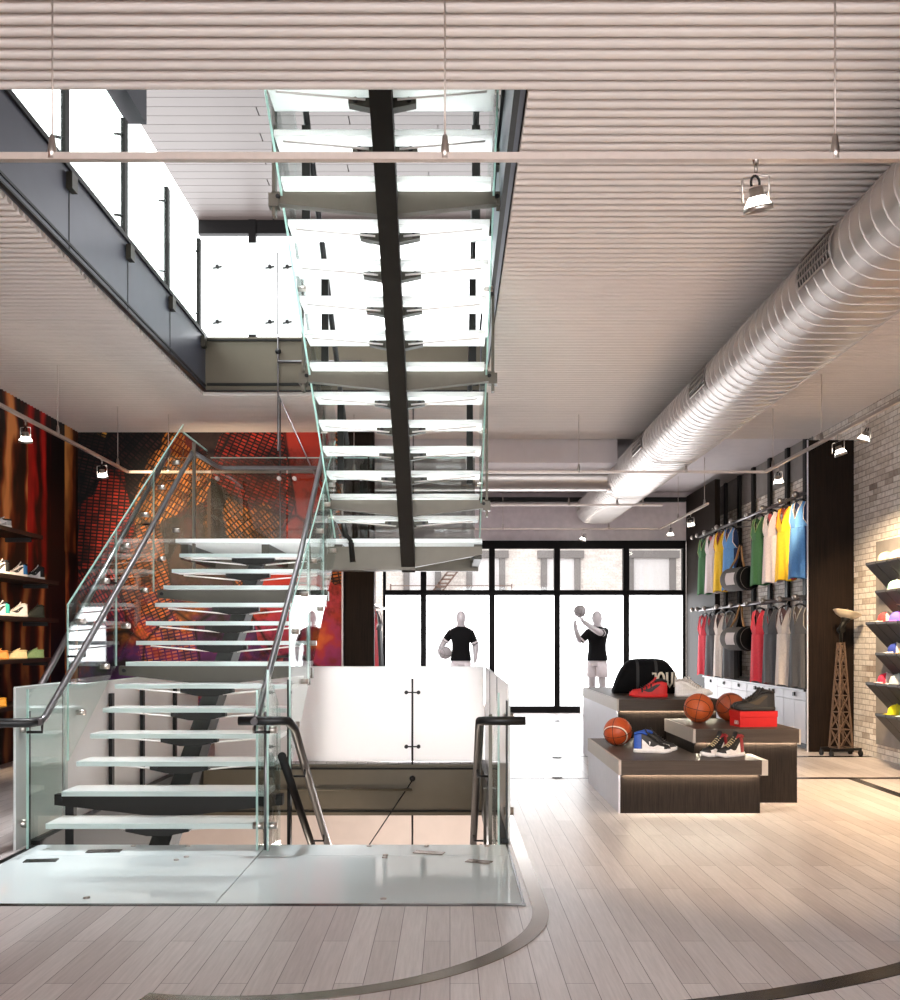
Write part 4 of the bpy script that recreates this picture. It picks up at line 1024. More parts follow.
# ------------------------------------------------------------------ display plinths
def plinth(lab, loc, body_boxes, slab_boxes, side, led, edges):
    t = thing('display_plinth', lab, 'plinth', loc)
    mb = MB()
    for b in body_boxes: mb.box(*b)
    mb.build('body', 'plinthwood', t, True)
    mb = MB()
    for b in slab_boxes: mb.box(*b)
    mb.build('top_slab', 'plinthtop', t, True)
    for b in side: MB().box(*b).build('side_panel', 'plinthside', t, True)  # pale left face: window light painted into the side's colour
    for b in edges: MB().box(*b).build('edge_strip', 'plinthlight', t, True)  # left strips carry painted window light; right ends are pale parts
    for b in led: MB().box(*b).build('light_strip', 'led', t, True)
    return t
plinth('lowest dark wood display plinth in front with shoes and a striped ball on it', (1.95, 8.9, 0),
       [(1.375, 2.505, 8.08, 8.54, 0, .315), (1.375, 2.07, 8.54, 9.84, 0, .315)],
       [(1.375, 2.505, 8.03, 8.54, .315, .433), (1.375, 2.07, 8.54, 9.84, .315, .433)],
       [(1.362, 1.375, 8.08, 9.84, 0, .315)], [(1.40, 2.49, 8.062, 8.074, .3125, .3148)],
       [(1.355, 1.375, 8.03, 9.84, .315, .433), (2.505, 2.57, 8.08, 8.54, .305, .428)])
plinth('tall dark wood display plinth at the back with the black duffel bag on it', (2.15, 11.1, 0),
       [(1.665, 2.64, 9.91, 12.4, 0, .70)], [(1.665, 2.66, 9.86, 12.4, .70, .815)],
       [(1.652, 1.665, 9.91, 12.4, 0, .70)], [(1.68, 2.63, 9.897, 9.908, .6980, .6998)], [(1.645, 1.665, 9.86, 12.4, .70, .815)])
plinth('middle-height dark wood display plinth at right with basketballs and a red shoebox on it', (2.54, 9.2, 0),
       [(2.10, 2.985, 8.60, 9.7, 0, .52)], [(2.10, 2.985, 8.55, 9.7, .52, .638)],
       [], [(2.12, 2.975, 8.586, 8.598, .5175, .5198)], [(2.08, 2.10, 8.55, 9.7, .52, .638), (2.985, 3.02, 8.61, 9.7, .50, .63)])
ball_m = pbr('ball_orange_leather', c(186, 84, 36), .5, var=.12, scale=120, bump=.25)
ball_d = pbr('ball_dark_orange_leather', c(150, 66, 30), .45, var=.15, scale=120, bump=.25)
seam = colmat((34, 22, 18), .6)
def basketball(lab, ctr, r, mat, rot, stripes=False, seamm=None, name='basketball', cat='basketball'):
    t = thing(name, lab, cat, (ctr[0], ctr[1], ctr[2]-r)); t.rotation_euler = (0, 0, 0)
    M_ = Matrix.Translation((0, 0, r)) @ Matrix.Rotation(rot[0], 4, 'X') @ Matrix.Rotation(rot[1], 4, 'Y') @ Matrix.Rotation(rot[2], 4, 'Z')
    MB().sphere((0, 0, 0), r, 28, 18).xf(M_).build('shell', mat, t)
    s = MB(); n = 40; q = r*1.0
    s.tube([(q*cos(2*pi*i/n), q*sin(2*pi*i/n), 0) for i in range(n)], r*.022, 6, True)
    s.tube([(q*cos(2*pi*i/n), 0, q*sin(2*pi*i/n)) for i in range(n)], r*.022, 6, True)
    for sg in (-1, 1):
        pts = []
        for i in range(n):
            a = 2*pi*i/n; v = V((sg*(.72-.17*cos(2*a)), .80*cos(a), .80*sin(a))).normalized()*q; pts.append(v)
        s.tube(pts, r*.022, 6, True)
    s.xf(M_).build('seams', seamm or seam, t)
    if stripes:
        w = MB()
        for sg in (-1, 1):
            rings = []
            for i in range(n):
                a = 2*pi*i/n; ring = []
                for off in (-.055, .055):
                    v = V((sg*(.60-.13*cos(2*a)+off), .80*cos(a), .80*sin(a))).normalized()*(r*1.006); ring.append(v)
                rings.append(ring)
            w.loft(rings, closed=True, caps=False, loop=False)
        w.xf(M_).build('pale_stripe', colmat((232, 216, 200), .5), t)
    return t
basketball('orange basketball with pale stripes on the lowest plinth', (1.54, 9.18, .43+.13), .13, pbr('ball_red_orange', c(186, 76, 32), .42, var=.1, scale=120, bump=.2), (R(18), R(-14), R(62)), True)
basketball('orange basketball standing left on the middle plinth, beside the red shoebox', (2.30, 9.25, .636+.135), .135, ball_m, (R(8), R(10), R(70)))
basketball('darker basketball behind the red shoebox on the middle plinth', (2.63, 9.38, .636+.135), .135, ball_d, (R(20), R(30), R(10)))

# shoebox
sb = thing('shoebox', 'red shoebox on the middle plinth under a pair of black shoes', 'shoebox', (2.69, 8.87, .638), R(9))
MB().box(-.172, .172, -.105, .105, 0, .10).build('tray', 'boxred', sb)
MB().box(-.177, .177, -.11, .11, .085, .138).build('lid', 'boxred', sb, bev=.002)
lt = MB()
for y0 in (-.07, -.03): lt.box(-.1765, -.1735, y0, y0+.028, .022, .026).box(-.1765, -.1735, y0, y0+.028, .050, .054).box(-.1765, -.1735, y0, y0+.004, .022, .054).box(-.1765, -.1735, y0+.024, y0+.028, .022, .054)
lt.build('end_label', 'whitecloth', sb)

# ------------------------------------------------------------------ shoes
def shoe_parts(t, col, L_=.33, high=True, sole_h=.034, scale_w=1.0, tabs=False, strap=False):
    """toe towards +x, heel at x=0"""
    m = {k: colmat(v, .55) for k, v in col.items()}
    prof_w = [(0, .018), (.04, .034), (.12, .040), (.3, .038), (.45, .040), (.62, .048), (.75, .050), (.87, .043), (.95, .028), (1, .010)]
    def W(f):
        for (a, wa), (b, wb) in zip(prof_w, prof_w[1:]):
            if f <= b: return (wa+(wb-wa)*(f-a)/(b-a))*scale_w
        return .01
    if high: hp = [(0, .125), (.05, .150), (.16, .155), (.30, .148), (.38, .132), (.52, .098), (.66, .070), (.80, .056), (.92, .046), (1, .012)]
    else: hp = [(0, .075), (.05, .098), (.16, .090), (.30, .088), (.40, .100), (.52, .084), (.66, .064), (.80, .052), (.92, .040), (1, .012)]
    def Hh(f):
        for (a, wa), (b, wb) in zip(hp, hp[1:]):
            if f <= b: return wa+(wb-wa)*(f-a)/(b-a)
        return .01
    def bend(f): return .012*sin(pi*f)*(1 if f < 2 else 1)-.008*f
    def section(f, g=0.0, n=12, lo=None, a0=0, a1=pi):
        w = W(f)-.004+g; h = Hh(f)+g; z0 = sole_h*.55; r = []
        for j in range(n+1):
            a = a0+(a1-a0)*j/n; ca, sa = cos(a), sin(a)
            px = math.copysign(abs(ca)**.62, ca); pz = abs(sa)**.8
            tw = 1-.38*pz*(1 if f < .5 else .5)
            r.append(V((f*L_, bend(f)+w*px*tw, z0+h*pz)))
        return r
    fs = [0.004, .02, .05, .1, .16, .23, .30, .38, .45, .52, .6, .68, .76, .84, .91, .96, .995]
    MB().loft([section(f) for f in fs], loop=False, caps=False).build('upper', m['upper'], t)
    sl = MB(); rings = []
    for zz, g in ((0, -.003), (.004, .002), (sole_h*.6, .004), (sole_h, .002)):
        pts = []
        ff = [i/24 for i in range(25)]
        toe = lambda f: .012*max(0, (f-.8)/.2)**2
        for f in ff: pts.append(V((f*L_*1.0+(g if f > .5 else -g), bend(f)-W(f)-g, zz+toe(f))))
        for f in ff[::-1]: pts.append(V((f*L_*1.0+(g if f > .5 else -g), bend(f)+W(f)+g, zz+toe(f))))
        rings.append(pts)
    s = sl.loft(rings).build('sole', m['sole'], t)
    MB().loft([[p+V((0, 0, 0 if i == 0 else 0)) for p in r_] for i, r_ in enumerate([[q+V((0, 0, .0005)) for q in rings[0]], [V((q.x, q.y*1.03, q.z+.008)) for q in rings[0]]])]).build('outsole', m['outsole'], t)
    MB().loft([section(f, .003) for f in (.004, .03, .08, .15, .2)], loop=False, caps=False).build('heel_counter', m['heel'], t)
    MB().loft([section(f, .003) for f in (.80, .86, .92, .96, .995)], loop=False, caps=False).build('toe_cap', m['toe'], t)
    # quarter panels: lower flank strip, both sides
    q = MB()
    for a0, a1 in ((0, R(34)), (R(146), pi)):
        q.loft([section(f, .0035, 5, None, a0, a1) for f in (.22, .35, .5, .62, .72, .8)], loop=False, caps=False)
    q.build('quarter_panel', m['quarter'], t)
    # curved side stripe
    st = MB()
    for sg in (0, 1):
        rr = []
        for f, al, wd in ((.20, 40, 3), (.30, 34, 9), (.42, 26, 13), (.52, 26, 11), (.62, 36, 6), (.70, 52, 2)):
            a = R(al) if sg == 0 else pi-R(al); d = R(wd)
            rr.append(section(f, .006, 3, None, a-d, a+d))
        st.loft(rr, loop=False, caps=False)
    st.build('side_stripe', m['stripe'], t)
    # collar ring and tongue
    if high:
        top = [(.03, .142), (.15, .156), (.27, .150), (.33, .140)]
    else: top = [(.03, .088), (.15, .090), (.27, .088), (.35, .094)]
    cl = MB(); pts = []
    for f, hz in top: pts.append(V((f*L_, bend(f)+W(f)*.52, sole_h*.55+hz)))
    for f, hz in top[::-1]: pts.append(V((f*L_, bend(f)-W(f)*.52, sole_h*.55+hz)))
    cl.tube(pts, .011, 8, True).build('collar', m['collar'], t)
    tg = MB(); f0 = .36
    tz = Hh(f0)+sole_h*.55
    rr = []
    for f, lift, w in ((.62, .008, .018), (.48, .012, .020), (.36, .022, .022), (.30, .042, .022)):
        z = sole_h*.55+Hh(f)+lift
        rr.append([V((f*L_, bend(f)+w*k, z-.006*abs(k))) for k in (-1, -.5, 0, .5, 1)]+[V((f*L_-.006, bend(f)+w*k, z-.010)) for k in (1, .5, 0, -.5, -1)])
    tg.loft(rr).build('tongue', m['tongue'], t)
    lc = MB()
    for f in (.40, .46, .52, .58, .64, .70):
        z = sole_h*.55+Hh(f)+.012
        lc.tube([(f*L_-.006, bend(f)-.026, z-.012), (f*L_, bend(f), z+.004), (f*L_-.006, bend(f)+.026, z-.012)], .0045, 6)
    lc.build('laces', m['laces'], t)
    if tabs:
        for f in (.02, .33):
            z = sole_h*.55+Hh(f)
            MB().tube([(f*L_, bend(f)-.008, z), (f*L_+.004, bend(f)-.008, z+.035), (f*L_+.004, bend(f)+.008, z+.035), (f*L_, bend(f)+.008, z)], .006, 6).build('pull_tab', m['tab'] if 'tab' in m else m['collar'], t)
    if strap:
        for f in (.44, .56, .68):
            MB().loft([section(f+d, .007, 10, None, R(20), R(160)) for d in (-.022, .0, .022)], loop=False, caps=False).build('strap', m['laces'], t)

K = (24, 22, 24); Wt = (232, 226, 224)
def pal(**k):
    d = dict(upper=Wt, sole=Wt, outsole=K, heel=K, toe=K, quarter=K, stripe=Wt, collar=K, tongue=Wt, laces=K); d.update(k); return d
def shoe(lab, loc, rz, colr, group=None, s=1.0, name='sneaker', **kw):
    t = thing(name, lab, 'shoe', loc, rz, group); shoe_parts(t, colr, **kw)
    if s != 1: t.scale = (s, s, s)
    return t
bl = pal(heel=(34, 78, 168), collar=(34, 78, 168), upper=K, quarter=Wt, toe=K, stripe=K, laces=K, tongue=K, outsole=(34, 78, 168))
shoe('front one of the blue, black and white high-top sneakers beside the striped basketball', (1.585, 8.62, .433), R(-14), bl, 'blue and white sneaker pair', L_=.32)
shoe('rear one of the blue, black and white high-top sneakers on the lowest plinth', (1.66, 8.76, .433), R(-12), bl, 'blue and white sneaker pair', L_=.32)
rd = pal(heel=(140, 20, 30), collar=(140, 20, 30), toe=K, quarter=Wt, upper=K, stripe=K, laces=(200, 180, 140), tongue=K, outsole=K)
shoe('left one of the red, black and white high-tops at the right of the lowest plinth', (2.325, 8.42, .433), R(214), rd, 'red and black sneaker pair', L_=.29)
shoe('right one of the red, black and white high-top sneakers, nearest the plinth corner', (2.445, 8.37, .433), R(212), rd, 'red and black sneaker pair', L_=.29)
rr_ = pal(upper=(206, 26, 28), sole=(214, 30, 30), outsole=K, heel=(206, 26, 28), toe=(216, 36, 34), quarter=(196, 22, 24), stripe=K, collar=K, tongue=(206, 26, 28), laces=K)
shoe('front one of the red and black strapped sneakers in front of the duffel bag', (2.22, 10.22, .815), R(176), rr_, 'red sneaker pair', L_=.38, high=True, strap=True, scale_w=1.1)
shoe('rear one of the red and black strapped sneakers leaning near the duffel bag', (2.25, 10.38, .815), R(170), rr_, 'red sneaker pair', L_=.38, high=True, strap=True, scale_w=1.1)
wt = pal(upper=(244, 240, 236), sole=(246, 242, 240), outsole=(206, 198, 190), heel=(238, 232, 228), toe=(244, 240, 236), quarter=(232, 226, 222), stripe=(226, 220, 214), collar=(214, 204, 196), tongue=(226, 218, 210), laces=(204, 194, 186), tab=(226, 220, 216))
shoe('front one of the all-white sneakers at the right end of the tall plinth', (2.33, 10.36, .815), R(-2), wt, 'white sneaker pair', L_=.35, high=True, tabs=True)
shoe('rear one of the all-white sneakers with pull tabs on the tall plinth', (2.40, 10.52, .815), R(-6), wt, 'white sneaker pair', L_=.35, high=True, tabs=True)
bk = pal(upper=(30, 27, 25), sole=(34, 30, 27), outsole=(40, 34, 30), heel=K, toe=(36, 32, 29), quarter=(40, 35, 31), stripe=(70, 56, 36), collar=K, tongue=K, laces=(52, 46, 40), tab=K)
shoe('front one of the black sneakers with pull tabs on the red shoebox', (2.86, 8.82, .777), R(183), bk, 'black sneaker pair', L_=.36, high=True, tabs=True)
shoe('rear one of the black sneakers with pull tabs on the red shoebox', (2.865, 8.94, .777), R(185), bk, 'black sneaker pair', L_=.36, high=True, tabs=True)

# ------------------------------------------------------------------ duffel bag
def duffel():
    t = thing('duffel_bag', 'black duffel bag with white lettering on the tall plinth', 'bag', (2.16, 11.0, .815), R(0))
    LX = .74
    def sec(u, g=0):
        x = (u-.5)*LX; e = abs(2*u-1); h = .37*(1-.90*max(0, (e-.30)/.70)**2.7)+g; d = .17*(1-.55*max(0, (e-.5)/.5)**3)+g; ring = []
        n = 24
        for j in range(n):
            a = 2*pi*j/n; ca, sa = cos(a), sin(a)
            ring.append(V((x, d*math.copysign(abs(ca)**.7, ca), h/2+h/2*math.copysign(abs(sa)**.62, sa))))
        return ring
    us = [.0, .015, .04, .08, .13, .19, .26, .35, .5, .65, .74, .81, .87, .92, .96, .985, 1]
    MB().loft([sec(u) for u in us]).build('body', 'blackcloth', t)
    for u in (.33, .60):
        MB().loft([sec(u+d, .005) for d in (-.022, 0, .022)], caps=False).build('webbing_strap', colmat((38, 36, 36), .7), t)
    z = MB().tube([V(((u-.5)*LX, 0, sec(u)[6].z+.004)) for u in us[2:-2]], .007, 6).build('zip', colmat((60, 58, 58), .5), t)
    MB().tube([(-.11, -.06, .355), (-.10, -.08, .372), (.06, -.08, .372), (.08, -.06, .355)], .012, 8).build('carry_handle', colmat((34, 32, 32), .7), t)
    wl = colmat((226, 214, 196), .7)
    def stroke(pts, nm='lettering'):
        P = []
        for x, zz in pts:
            u = x/LX+.5; s = sec(u); best = min((q for q in s if q.y <= 0.0), key=lambda q: abs(q.z-zz)); P.append(V((x, best.y-.003, zz)))
        return MB().tube(P, .013, 8).build(nm, wl, t)
    stroke([(.03, .22), (.065, .225), (.07, .15), (.05, .08), (.02, .07)])
    stroke([(.125+.035*cos(a), .15+.08*sin(a)) for a in [2*pi*i/14 for i in range(15)]])
    stroke([(.19, .235), (.195, .12), (.22, .075), (.245, .12), (.25, .235)])
    stroke([(.285, .235), (.28, .15), (.275, .075)])
    return t
duffel()

# ------------------------------------------------------------------ mannequins
def skin_body(name, verts, edges, rad, mat, parent, root=0, sub=2):
    me = bpy.data.meshes.new(name); me.from_pydata(verts, edges, []); o = bpy.data.objects.new(name, me); COL.objects.link(o); o.parent = parent
    o.modifiers.new('skin', 'SKIN').use_smooth_shade = True
    sv = me.skin_vertices[0].data if me.skin_vertices else None
    if sv is None:
        bm = bmesh.new(); bm.from_mesh(me); bm.verts.layers.skin.verify(); bm.to_mesh(me); bm.free(); sv = me.skin_vertices[0].data
    for i, r in enumerate(rad): sv[i].radius = r if isinstance(r, tuple) else (r, r); sv[i].use_root = (i == root)
    md = o.modifiers.new('sub', 'SUBSURF'); md.levels = sub; md.render_levels = sub
    me.materials.append(MAT[mat] if isinstance(mat, str) else mat)
    # bake the modifiers into a plain mesh
    dg = bpy.context.evaluated_depsgraph_get(); dg.update(); ev = bpy.data.meshes.new_from_object(o.evaluated_get(dg))
    o.modifiers.clear(); o.data = ev
    if not ev.materials: ev.materials.append(MAT[mat] if isinstance(mat, str) else mat)
    bm = bmesh.new(); bm.from_mesh(ev)
    hd = bmesh.ops.create_uvsphere(bm, u_segments=28, v_segments=20, radius=1)
    for v in hd['verts']: k = 1-.16*max(0, -v.co.z); v.co = V((v.co.x*.098*k, v.co.y*.116*k-.008, v.co.z*.145+1.572))
    bm.to_mesh(ev); bm.free()
    md = o.modifiers.new('remesh', 'REMESH'); md.mode = 'VOXEL'; md.voxel_size = .0068; md.use_smooth_shade = True
    dg = bpy.context.evaluated_depsgraph_get(); dg.update(); ev = bpy.data.meshes.new_from_object(o.evaluated_get(dg)); o.modifiers.clear(); o.data = ev
    if not ev.materials: ev.materials.append(MAT[mat] if isinstance(mat, str) else mat)
    for p in ev.polygons: p.use_smooth = True
    return o
def mannequin(lab, loc, rz, armL, armR, handL, handR, headturn=0, H=1.68):
    """front faces -y; arms are (elbow, wrist) per side; hands are finger directions"""
    t = thing('mannequin', lab, 'mannequin', loc, rz)
    vs, rd_, ed = [], [], []
    def add(p, r, par=None):
        vs.append(p); rd_.append(r)
        if par is not None: ed.append((par, len(vs)-1))
        return len(vs)-1
    pel = add((0, 0, .90), (.15, .11)); wa = add((0, .005, 1.06), (.125, .095), pel); ch = add((0, 0, 1.24), (.145, .10), wa); ub = add((0, .01, 1.36), (.10, .075), ch)
    nk = add((0, .012, 1.43), (.060, .060), ub); jaw = add((0, -.008, 1.50), (.082, .088), nk); hd = add((0, -.006, 1.57), (.108, .122), jaw); cr = add((0, .0, 1.655), (.098, .108), hd)
    for s, arm, hand in ((1, armL, handL), (-1, armR, handR)):
        sh = add((s*.175, .01, 1.345), (.066, .064), ub)
        el = add(arm[0], (.066, .066), sh); mid = add(tuple((V(arm[0])*.65+V(arm[1])*.35)), (.062, .062), el); wr = add(arm[1], (.040, .046), mid)
        d = V(hand[0]).normalized(); sd = V(hand[1]).normalized(); nrm = d.cross(sd)
        pm = add(tuple(V(arm[1])+d*.06), (.032, .05), wr)
        for q, l in ((-1.5, .055), (-.5, .068), (.5, .072), (1.5, .064)):
            b = add(tuple(V(arm[1])+d*.095+sd*.019*q), (.013, .013), pm)
            m_ = add(tuple(V(arm[1])+d*(.095+l*.55)+sd*.020*q+nrm*.010), (.012, .012), b); add(tuple(V(arm[1])+d*(.095+l)+sd*.021*q+nrm*.028), (.010, .010), m_)
        th = add(tuple(V(arm[1])+d*.05+sd*.040), (.015, .015), pm); add(tuple(V(arm[1])+d*.09+sd*.058+nrm*.01), (.012, .012), th)
    for s in (1, -1):
        hp = add((s*.085, .0, .84), (.085, .088), pel); kn = add((s*.10, -.012, .47), (.070, .072), hp); cf = add((s*.105, .012, .34), (.068, .072), kn); an = add((s*.11, .015, .09), (.044, .048), cf)
        he = add((s*.11, .01, .045), (.034, .036), an); add((s*.125, -.13, .028), (.036, .024), he)
    body = skin_body('body', vs, ed, rd_, 'mann', t)
    # shirt: torso loft plus sleeves
    sh = MB(); rings = []
    for z, w, d in ((.80, .192, .138), (.86, .188, .13), (1.0, .165, .115), (1.12, .165, .115), (1.24, .19, .13), (1.33, .215, .118), (1.375, .185, .10), (1.405, .12, .088), (1.425, .078, .078)):
        rings.append([V((w*math.copysign(abs(cos(a))**.8, cos(a)), .005+d*math.copysign(abs(sin(a))**.85, sin(a)), z+.0*sin(a))) for a in [2*pi*j/28 for j in range(28)]])
    sh.loft(rings, caps=False)
    cuffs = MB()
    for s, arm in ((1, armL), (-1, armR)):
        p0 = V((s*.155, .01, 1.335)); e = V(arm[0]); d = (e-p0); L1 = d.length; d.normalize()
        sh.tube([p0, p0+d*L1*.35, p0+d*L1*.72], [.075, .074, .070], 18, caps=False)
        cuffs.tube([p0+d*L1*.74, p0+d*L1*.86], [.071, .069], 18, caps=True)
        sh.tube([p0+d*L1*.86, p0+d*L1*.92], [.070, .068], 18, caps=True)
    shirt = sh.build('tee_shirt', 'blackcloth', t); cuffs.build('white_sleeve_band', 'whitecloth', shirt)
    so = MB(); rings = []
    for z, w, d in ((.88, .160, .10), (.82, .172, .112), (.755, .19, .13), (.70, .19, .13)):
        rings.append([V((w*cos(a), d*sin(a), z)) for a in [2*pi*j/28 for j in range(28)]])
    so.loft(rings, caps=True)
    for s in (1, -1):
        so.loft([[V((s*.093+rx*cos(a)*(1+.03*sin(6*a)), ry*sin(a), z)) for a in [2*pi*j/24 for j in range(24)]] for z, rx, ry in ((.76, .098, .13), (.62, .102, .125), (.50, .106, .125))], caps=True)
    so.build('shorts', 'whitecloth', t)
    return t
grey_ball = pbr('ball_grey', c(150, 144, 144), .5, var=.06, scale=60); gseam = colmat((70, 66, 66), .6)
PZ = .22
for x, lab in ((.20, 'white display platform under the left mannequin'), (2.78, 'white display platform under the right mannequin by the window')):
    o = MB().box(x-.34 if x > 1 else x-.45, x+.45, 17.95, 18.75, 0, PZ).build('display_platform', 'white', bev=.01); tag(o, lab, 'platform')
m1 = mannequin('white mannequin in black tee holding a ball on its hip in the window', (.20, 18.35, PZ), 0,
          ((.275, .03, 1.08), (.265, -.04, .84)), ((-.31, .06, 1.14), (-.39, -.12, 1.00)),
          ((-.1, -.1, -1), (0, 1, 0)), ((.25, -.55, -.75), (-.8, .2, -.4)))
basketball('grey ball held at the left mannequin hip', (-.085, 18.17, PZ+.945), .118, grey_ball, (R(20), R(15), R(30)), seamm=gseam, name='ball', cat='ball')
m2 = mannequin('white mannequin in black tee shooting a ball in the right of the window', (2.70, 18.35, PZ), R(-32),
          ((.17, -.23, 1.30), (-.10, -.36, 1.50)), ((-.30, -.10, 1.14), (-.34, -.20, 1.38)),
          ((-.6, -.35, .8), (.6, -.5, .2)), ((-.1, -.15, 1), (.9, -.3, 0)))
basketball('grey ball balanced above the raised hand of the shooting mannequin', (2.345, 18.06, PZ+1.70), .112, grey_ball, (R(70), R(15), R(80)), seamm=gseam, name='ball', cat='ball')

# ------------------------------------------------------------------ lattice tower lamp
t = thing('tower_lamp', 'rusty lattice tower floor lamp with tilted cream dish against the wood column', 'lamp', (4.73, 12.1, 0), R(14))
def leg(sx, sy, z): k = .155-(.155-.055)*z; return V((sx*(.095-.069*(z-.09)/1.28), sy*(.095-.069*(z-.09)/1.28), z))
for sx in (-1, 1):
    for sy in (-1, 1): MB().bar(leg(sx, sy, .09), leg(sx, sy, 1.37), .018, .018).build('leg', 'rust', t)
br_ = MB(); zs = [.10, .32, .53, .73, .92, 1.09, 1.24, 1.36]
for z in zs:
    cs = [leg(sx, sy, z) for sx, sy in ((-1, -1), (1, -1), (1, 1), (-1, 1))]
    for a, b in zip(cs, cs[1:]+cs[:1]): br_.bar(a, b, .011, .011)
for z0, z1 in zip(zs, zs[1:]):
    for (a, b) in (((-1, -1), (1, -1)), ((1, -1), (1, 1)), ((1, 1), (-1, 1)), ((-1, 1), (-1, -1))):
        br_.bar(leg(*a, z0), leg(*b, z1), .009, .009).bar(leg(*b, z0), leg(*a, z1), .009, .009)
br_.build('lattice', 'rust', t)
bb = MB().bar((-.21, -.10, .085), (.21, -.10, .085), .025, .03).bar((-.21, .10, .085), (.21, .10, .085), .025, .03).bar((0, -.10, .085), (0, .10, .085), .03, .03).build('base_frame', 'black', t)
for sx in (-1, 1):
    for sy in (-1, 1): MB().tube([(sx*.20-.012, sy*.10, .036), (sx*.20+.012, sy*.10, .036)], .036, 14).tube([(sx*.20, sy*.10, .04), (sx*.20, sy*.10, .085)], .012, 8).build('castor', 'black', t)
MB().tube([(0, 0, 1.34), (0, 0, 1.50), (.0, -.01, 1.52)], .02, 12).build('neck', 'darkolive', t)
MB().tube([(0, -.04, 1.52), (0, .04, 1.52)], .036, 14).tube([(-.02, 0, 1.50), (.02, 0, 1.58), (.07, 0, 1.66)], [.035, .03, .045], 14).build('knuckle', 'darkolive', t)
dm = Matrix.Translation((.07, 0, 1.66)) @ Matrix.Rotation(R(15), 4, 'Y') @ Matrix.Scale(.74, 4)
MB().lathe([(.001, 0), (.06, .0), (.12, .02), (.18, .055), (.215, .095), (.225, .10), (.225, .107), (.21, .103), (.17, .065), (.10, .030), (.001, .012)], n=32).xf(dm).build('dish_shade', 'shade', t)
MB().lathe([(.001, -.06), (.055, -.055), (.075, .0), (.06, .01), (.001, .012)], n=20).xf(dm).build('dish_hub', 'darkolive', t)

# ------------------------------------------------------------------ shoe shelves on the cloth mural
rows = [(2.60, 11.5, 'topmost'), (2.10, 11.97, 'second from the top'), (1.655, 11.97, 'third from the top'), (1.19, 11.97, 'fourth from the top'), (.69, 11.97, 'lowest')]
for z, ye, lab in rows:
    t = thing('wall_shelf', 'dark wall shelf for sneakers on the cloth mural, %s of five' % lab, 'shelf', (-4.85, 9.5, z-.05), 0, 'dark shoe shelves')
    MB().box(-5.045, -4.68, 6.5, ye, z-.045, z).build('board', 'shelfdark', t, True)
    for yy in (7, 8.6, 10.2, ye-.15): MB().box(-5.045, -4.75, yy-.015, yy+.015, z-.09, z-.045).build('support', 'shelfdark', t, True)
jw = lambda col2: pal(heel=col2, collar=K, toe=K, upper=Wt, quarter=Wt, stripe=K, laces=K, outsole=K)
mono = lambda q: {k: q for k in ('upper', 'sole', 'outsole', 'heel', 'toe', 'quarter', 'stripe', 'collar', 'tongue', 'laces')}
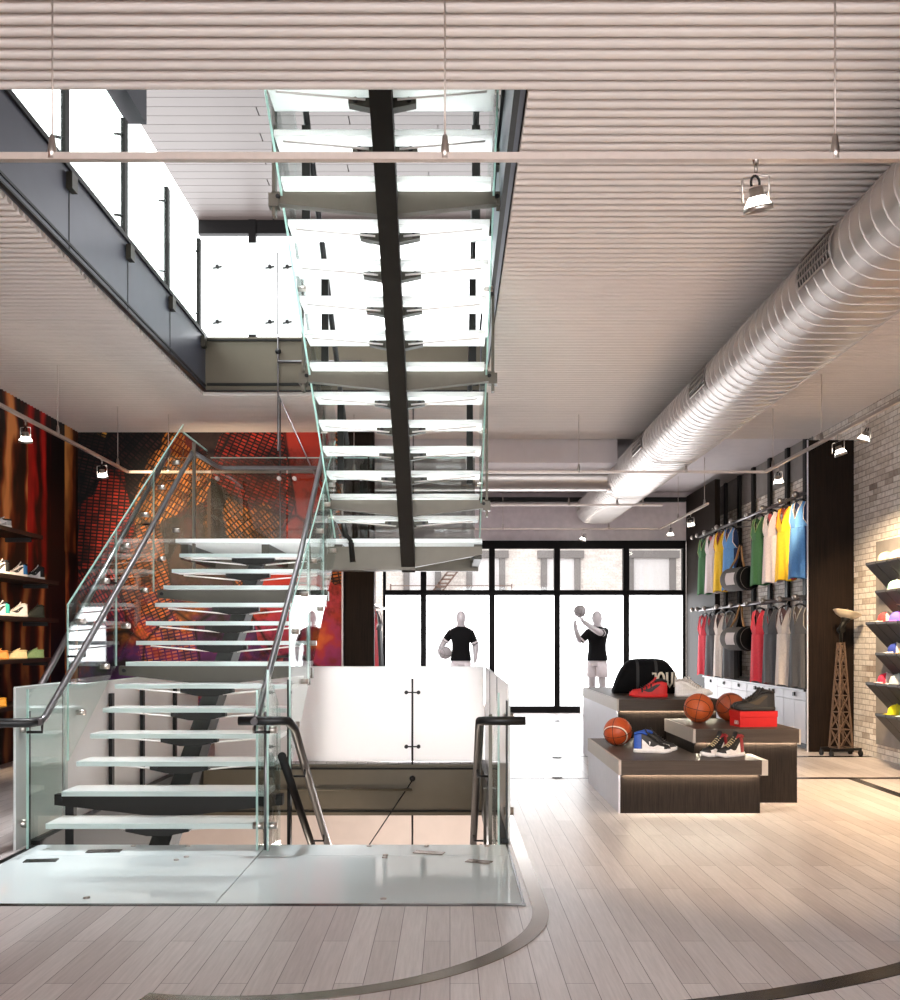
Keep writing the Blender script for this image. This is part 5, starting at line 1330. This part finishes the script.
shelfshoes = [(0, 10.62, 'white and grey sneaker near the end of the topmost left wall shelf', pal(heel=(190, 186, 184), toe=Wt, quarter=(160, 156, 156)), False),
  (1, 10.58, 'black and white high-top, leftmost in view on the second left wall shelf', jw(K), True), (1, 11.03, 'blue, black and white high-top, middle of the second left wall shelf', jw((40, 110, 170)), True), (1, 11.5, 'black and white high-top, rightmost on the second left wall shelf', pal(upper=K, toe=Wt, quarter=Wt, stripe=K), True),
  (2, 10.58, 'teal, black and white high-top, leftmost on the third left wall shelf', jw((50, 170, 160)), True), (2, 11.03, 'white high-top with black stripe, middle of the third left wall shelf', pal(heel=Wt, toe=Wt, quarter=Wt, upper=Wt, stripe=K, laces=Wt, collar=Wt), True), (2, 11.5, 'dark high-top, rightmost on the third left wall shelf', mono((40, 44, 34)), True),
  (3, 10.55, 'orange low sneaker, leftmost on the fourth left wall shelf', mono((226, 150, 70)), False), (3, 11.02, 'cream low sneaker, middle of the fourth left wall shelf', mono((226, 206, 160)), False), (3, 11.48, 'pale green low sneaker, rightmost on the fourth left wall shelf', mono((140, 170, 120)), False),
  (4, 10.50, 'orange yellow low sneaker on the lowest left wall shelf', mono((230, 160, 50)), False)]
for r, yy, lab, col_, hi in shelfshoes:
    shoe(lab, (-4.72, yy+.14, rows[r][0]), R(214), col_, 'sneakers on the left wall shelves', L_=.29, high=hi, scale_w=1.1, s=.84)

# ------------------------------------------------------------------ camera, light, colour
cam = bpy.data.cameras.new('camera'); co = bpy.data.objects.new('camera', cam); COL.objects.link(co)
co.location = (0, 0, 1.4); co.rotation_euler = (pi/2, 0, 0); cam.sensor_width = 36; cam.lens = 36; cam.shift_y = .14; cam.clip_start = .05; cam.clip_end = 200
S.camera = co
wd = bpy.data.worlds.new('world'); S.world = wd; wd.use_nodes = True
bg = wd.node_tree.nodes['Background']; bg.inputs[0].default_value = (1, .98, .96, 1); bg.inputs[1].default_value = .52
def lamp(name, typ, loc, energy, col=(1, 1, 1), **kw):
    d = bpy.data.lights.new(name, typ); d.energy = energy; d.color = col
    for k, v in kw.items(): setattr(d, k, v)
    o = bpy.data.objects.new(name, d); COL.objects.link(o); o.location = loc; return o
lamp('lower_room_lamp', 'POINT', (-.2, 13.5, -1.6), 90, (1, .93, .87), shadow_soft_size=.3)
lamp('lower_room_lamp', 'POINT', (-1.5, 9, -2.2), 70, (1, .86, .7), shadow_soft_size=.3)
# unseen spots added high over the stair well to whiten the treads
for x, y in ((-.4, 6.4), (-.4, 8.2), (-.4, 10.0), (-2.0, 8.3), (-2.0, 10.0)):
    o = lamp('tread_fill_spot', 'SPOT', (x, y, 9.2), 800, (.95, .98, 1), spot_size=R(52), spot_blend=.9, shadow_soft_size=.25)
vs_ = S.view_settings; vs_.view_transform = 'Standard'; vs_.look = 'None'; vs_.gamma = 1; vs_.use_curve_mapping = False; vs_.exposure = 1.45
S.display_settings.display_device = 'sRGB'
cy = S.cycles; cy.max_bounces = 10; cy.diffuse_bounces = 4; cy.glossy_bounces = 4; cy.transparent_max_bounces = 40; cy.transmission_bounces = 4; cy.caustics_reflective = False; cy.caustics_refractive = False
cy.sample_clamp_indirect = 6
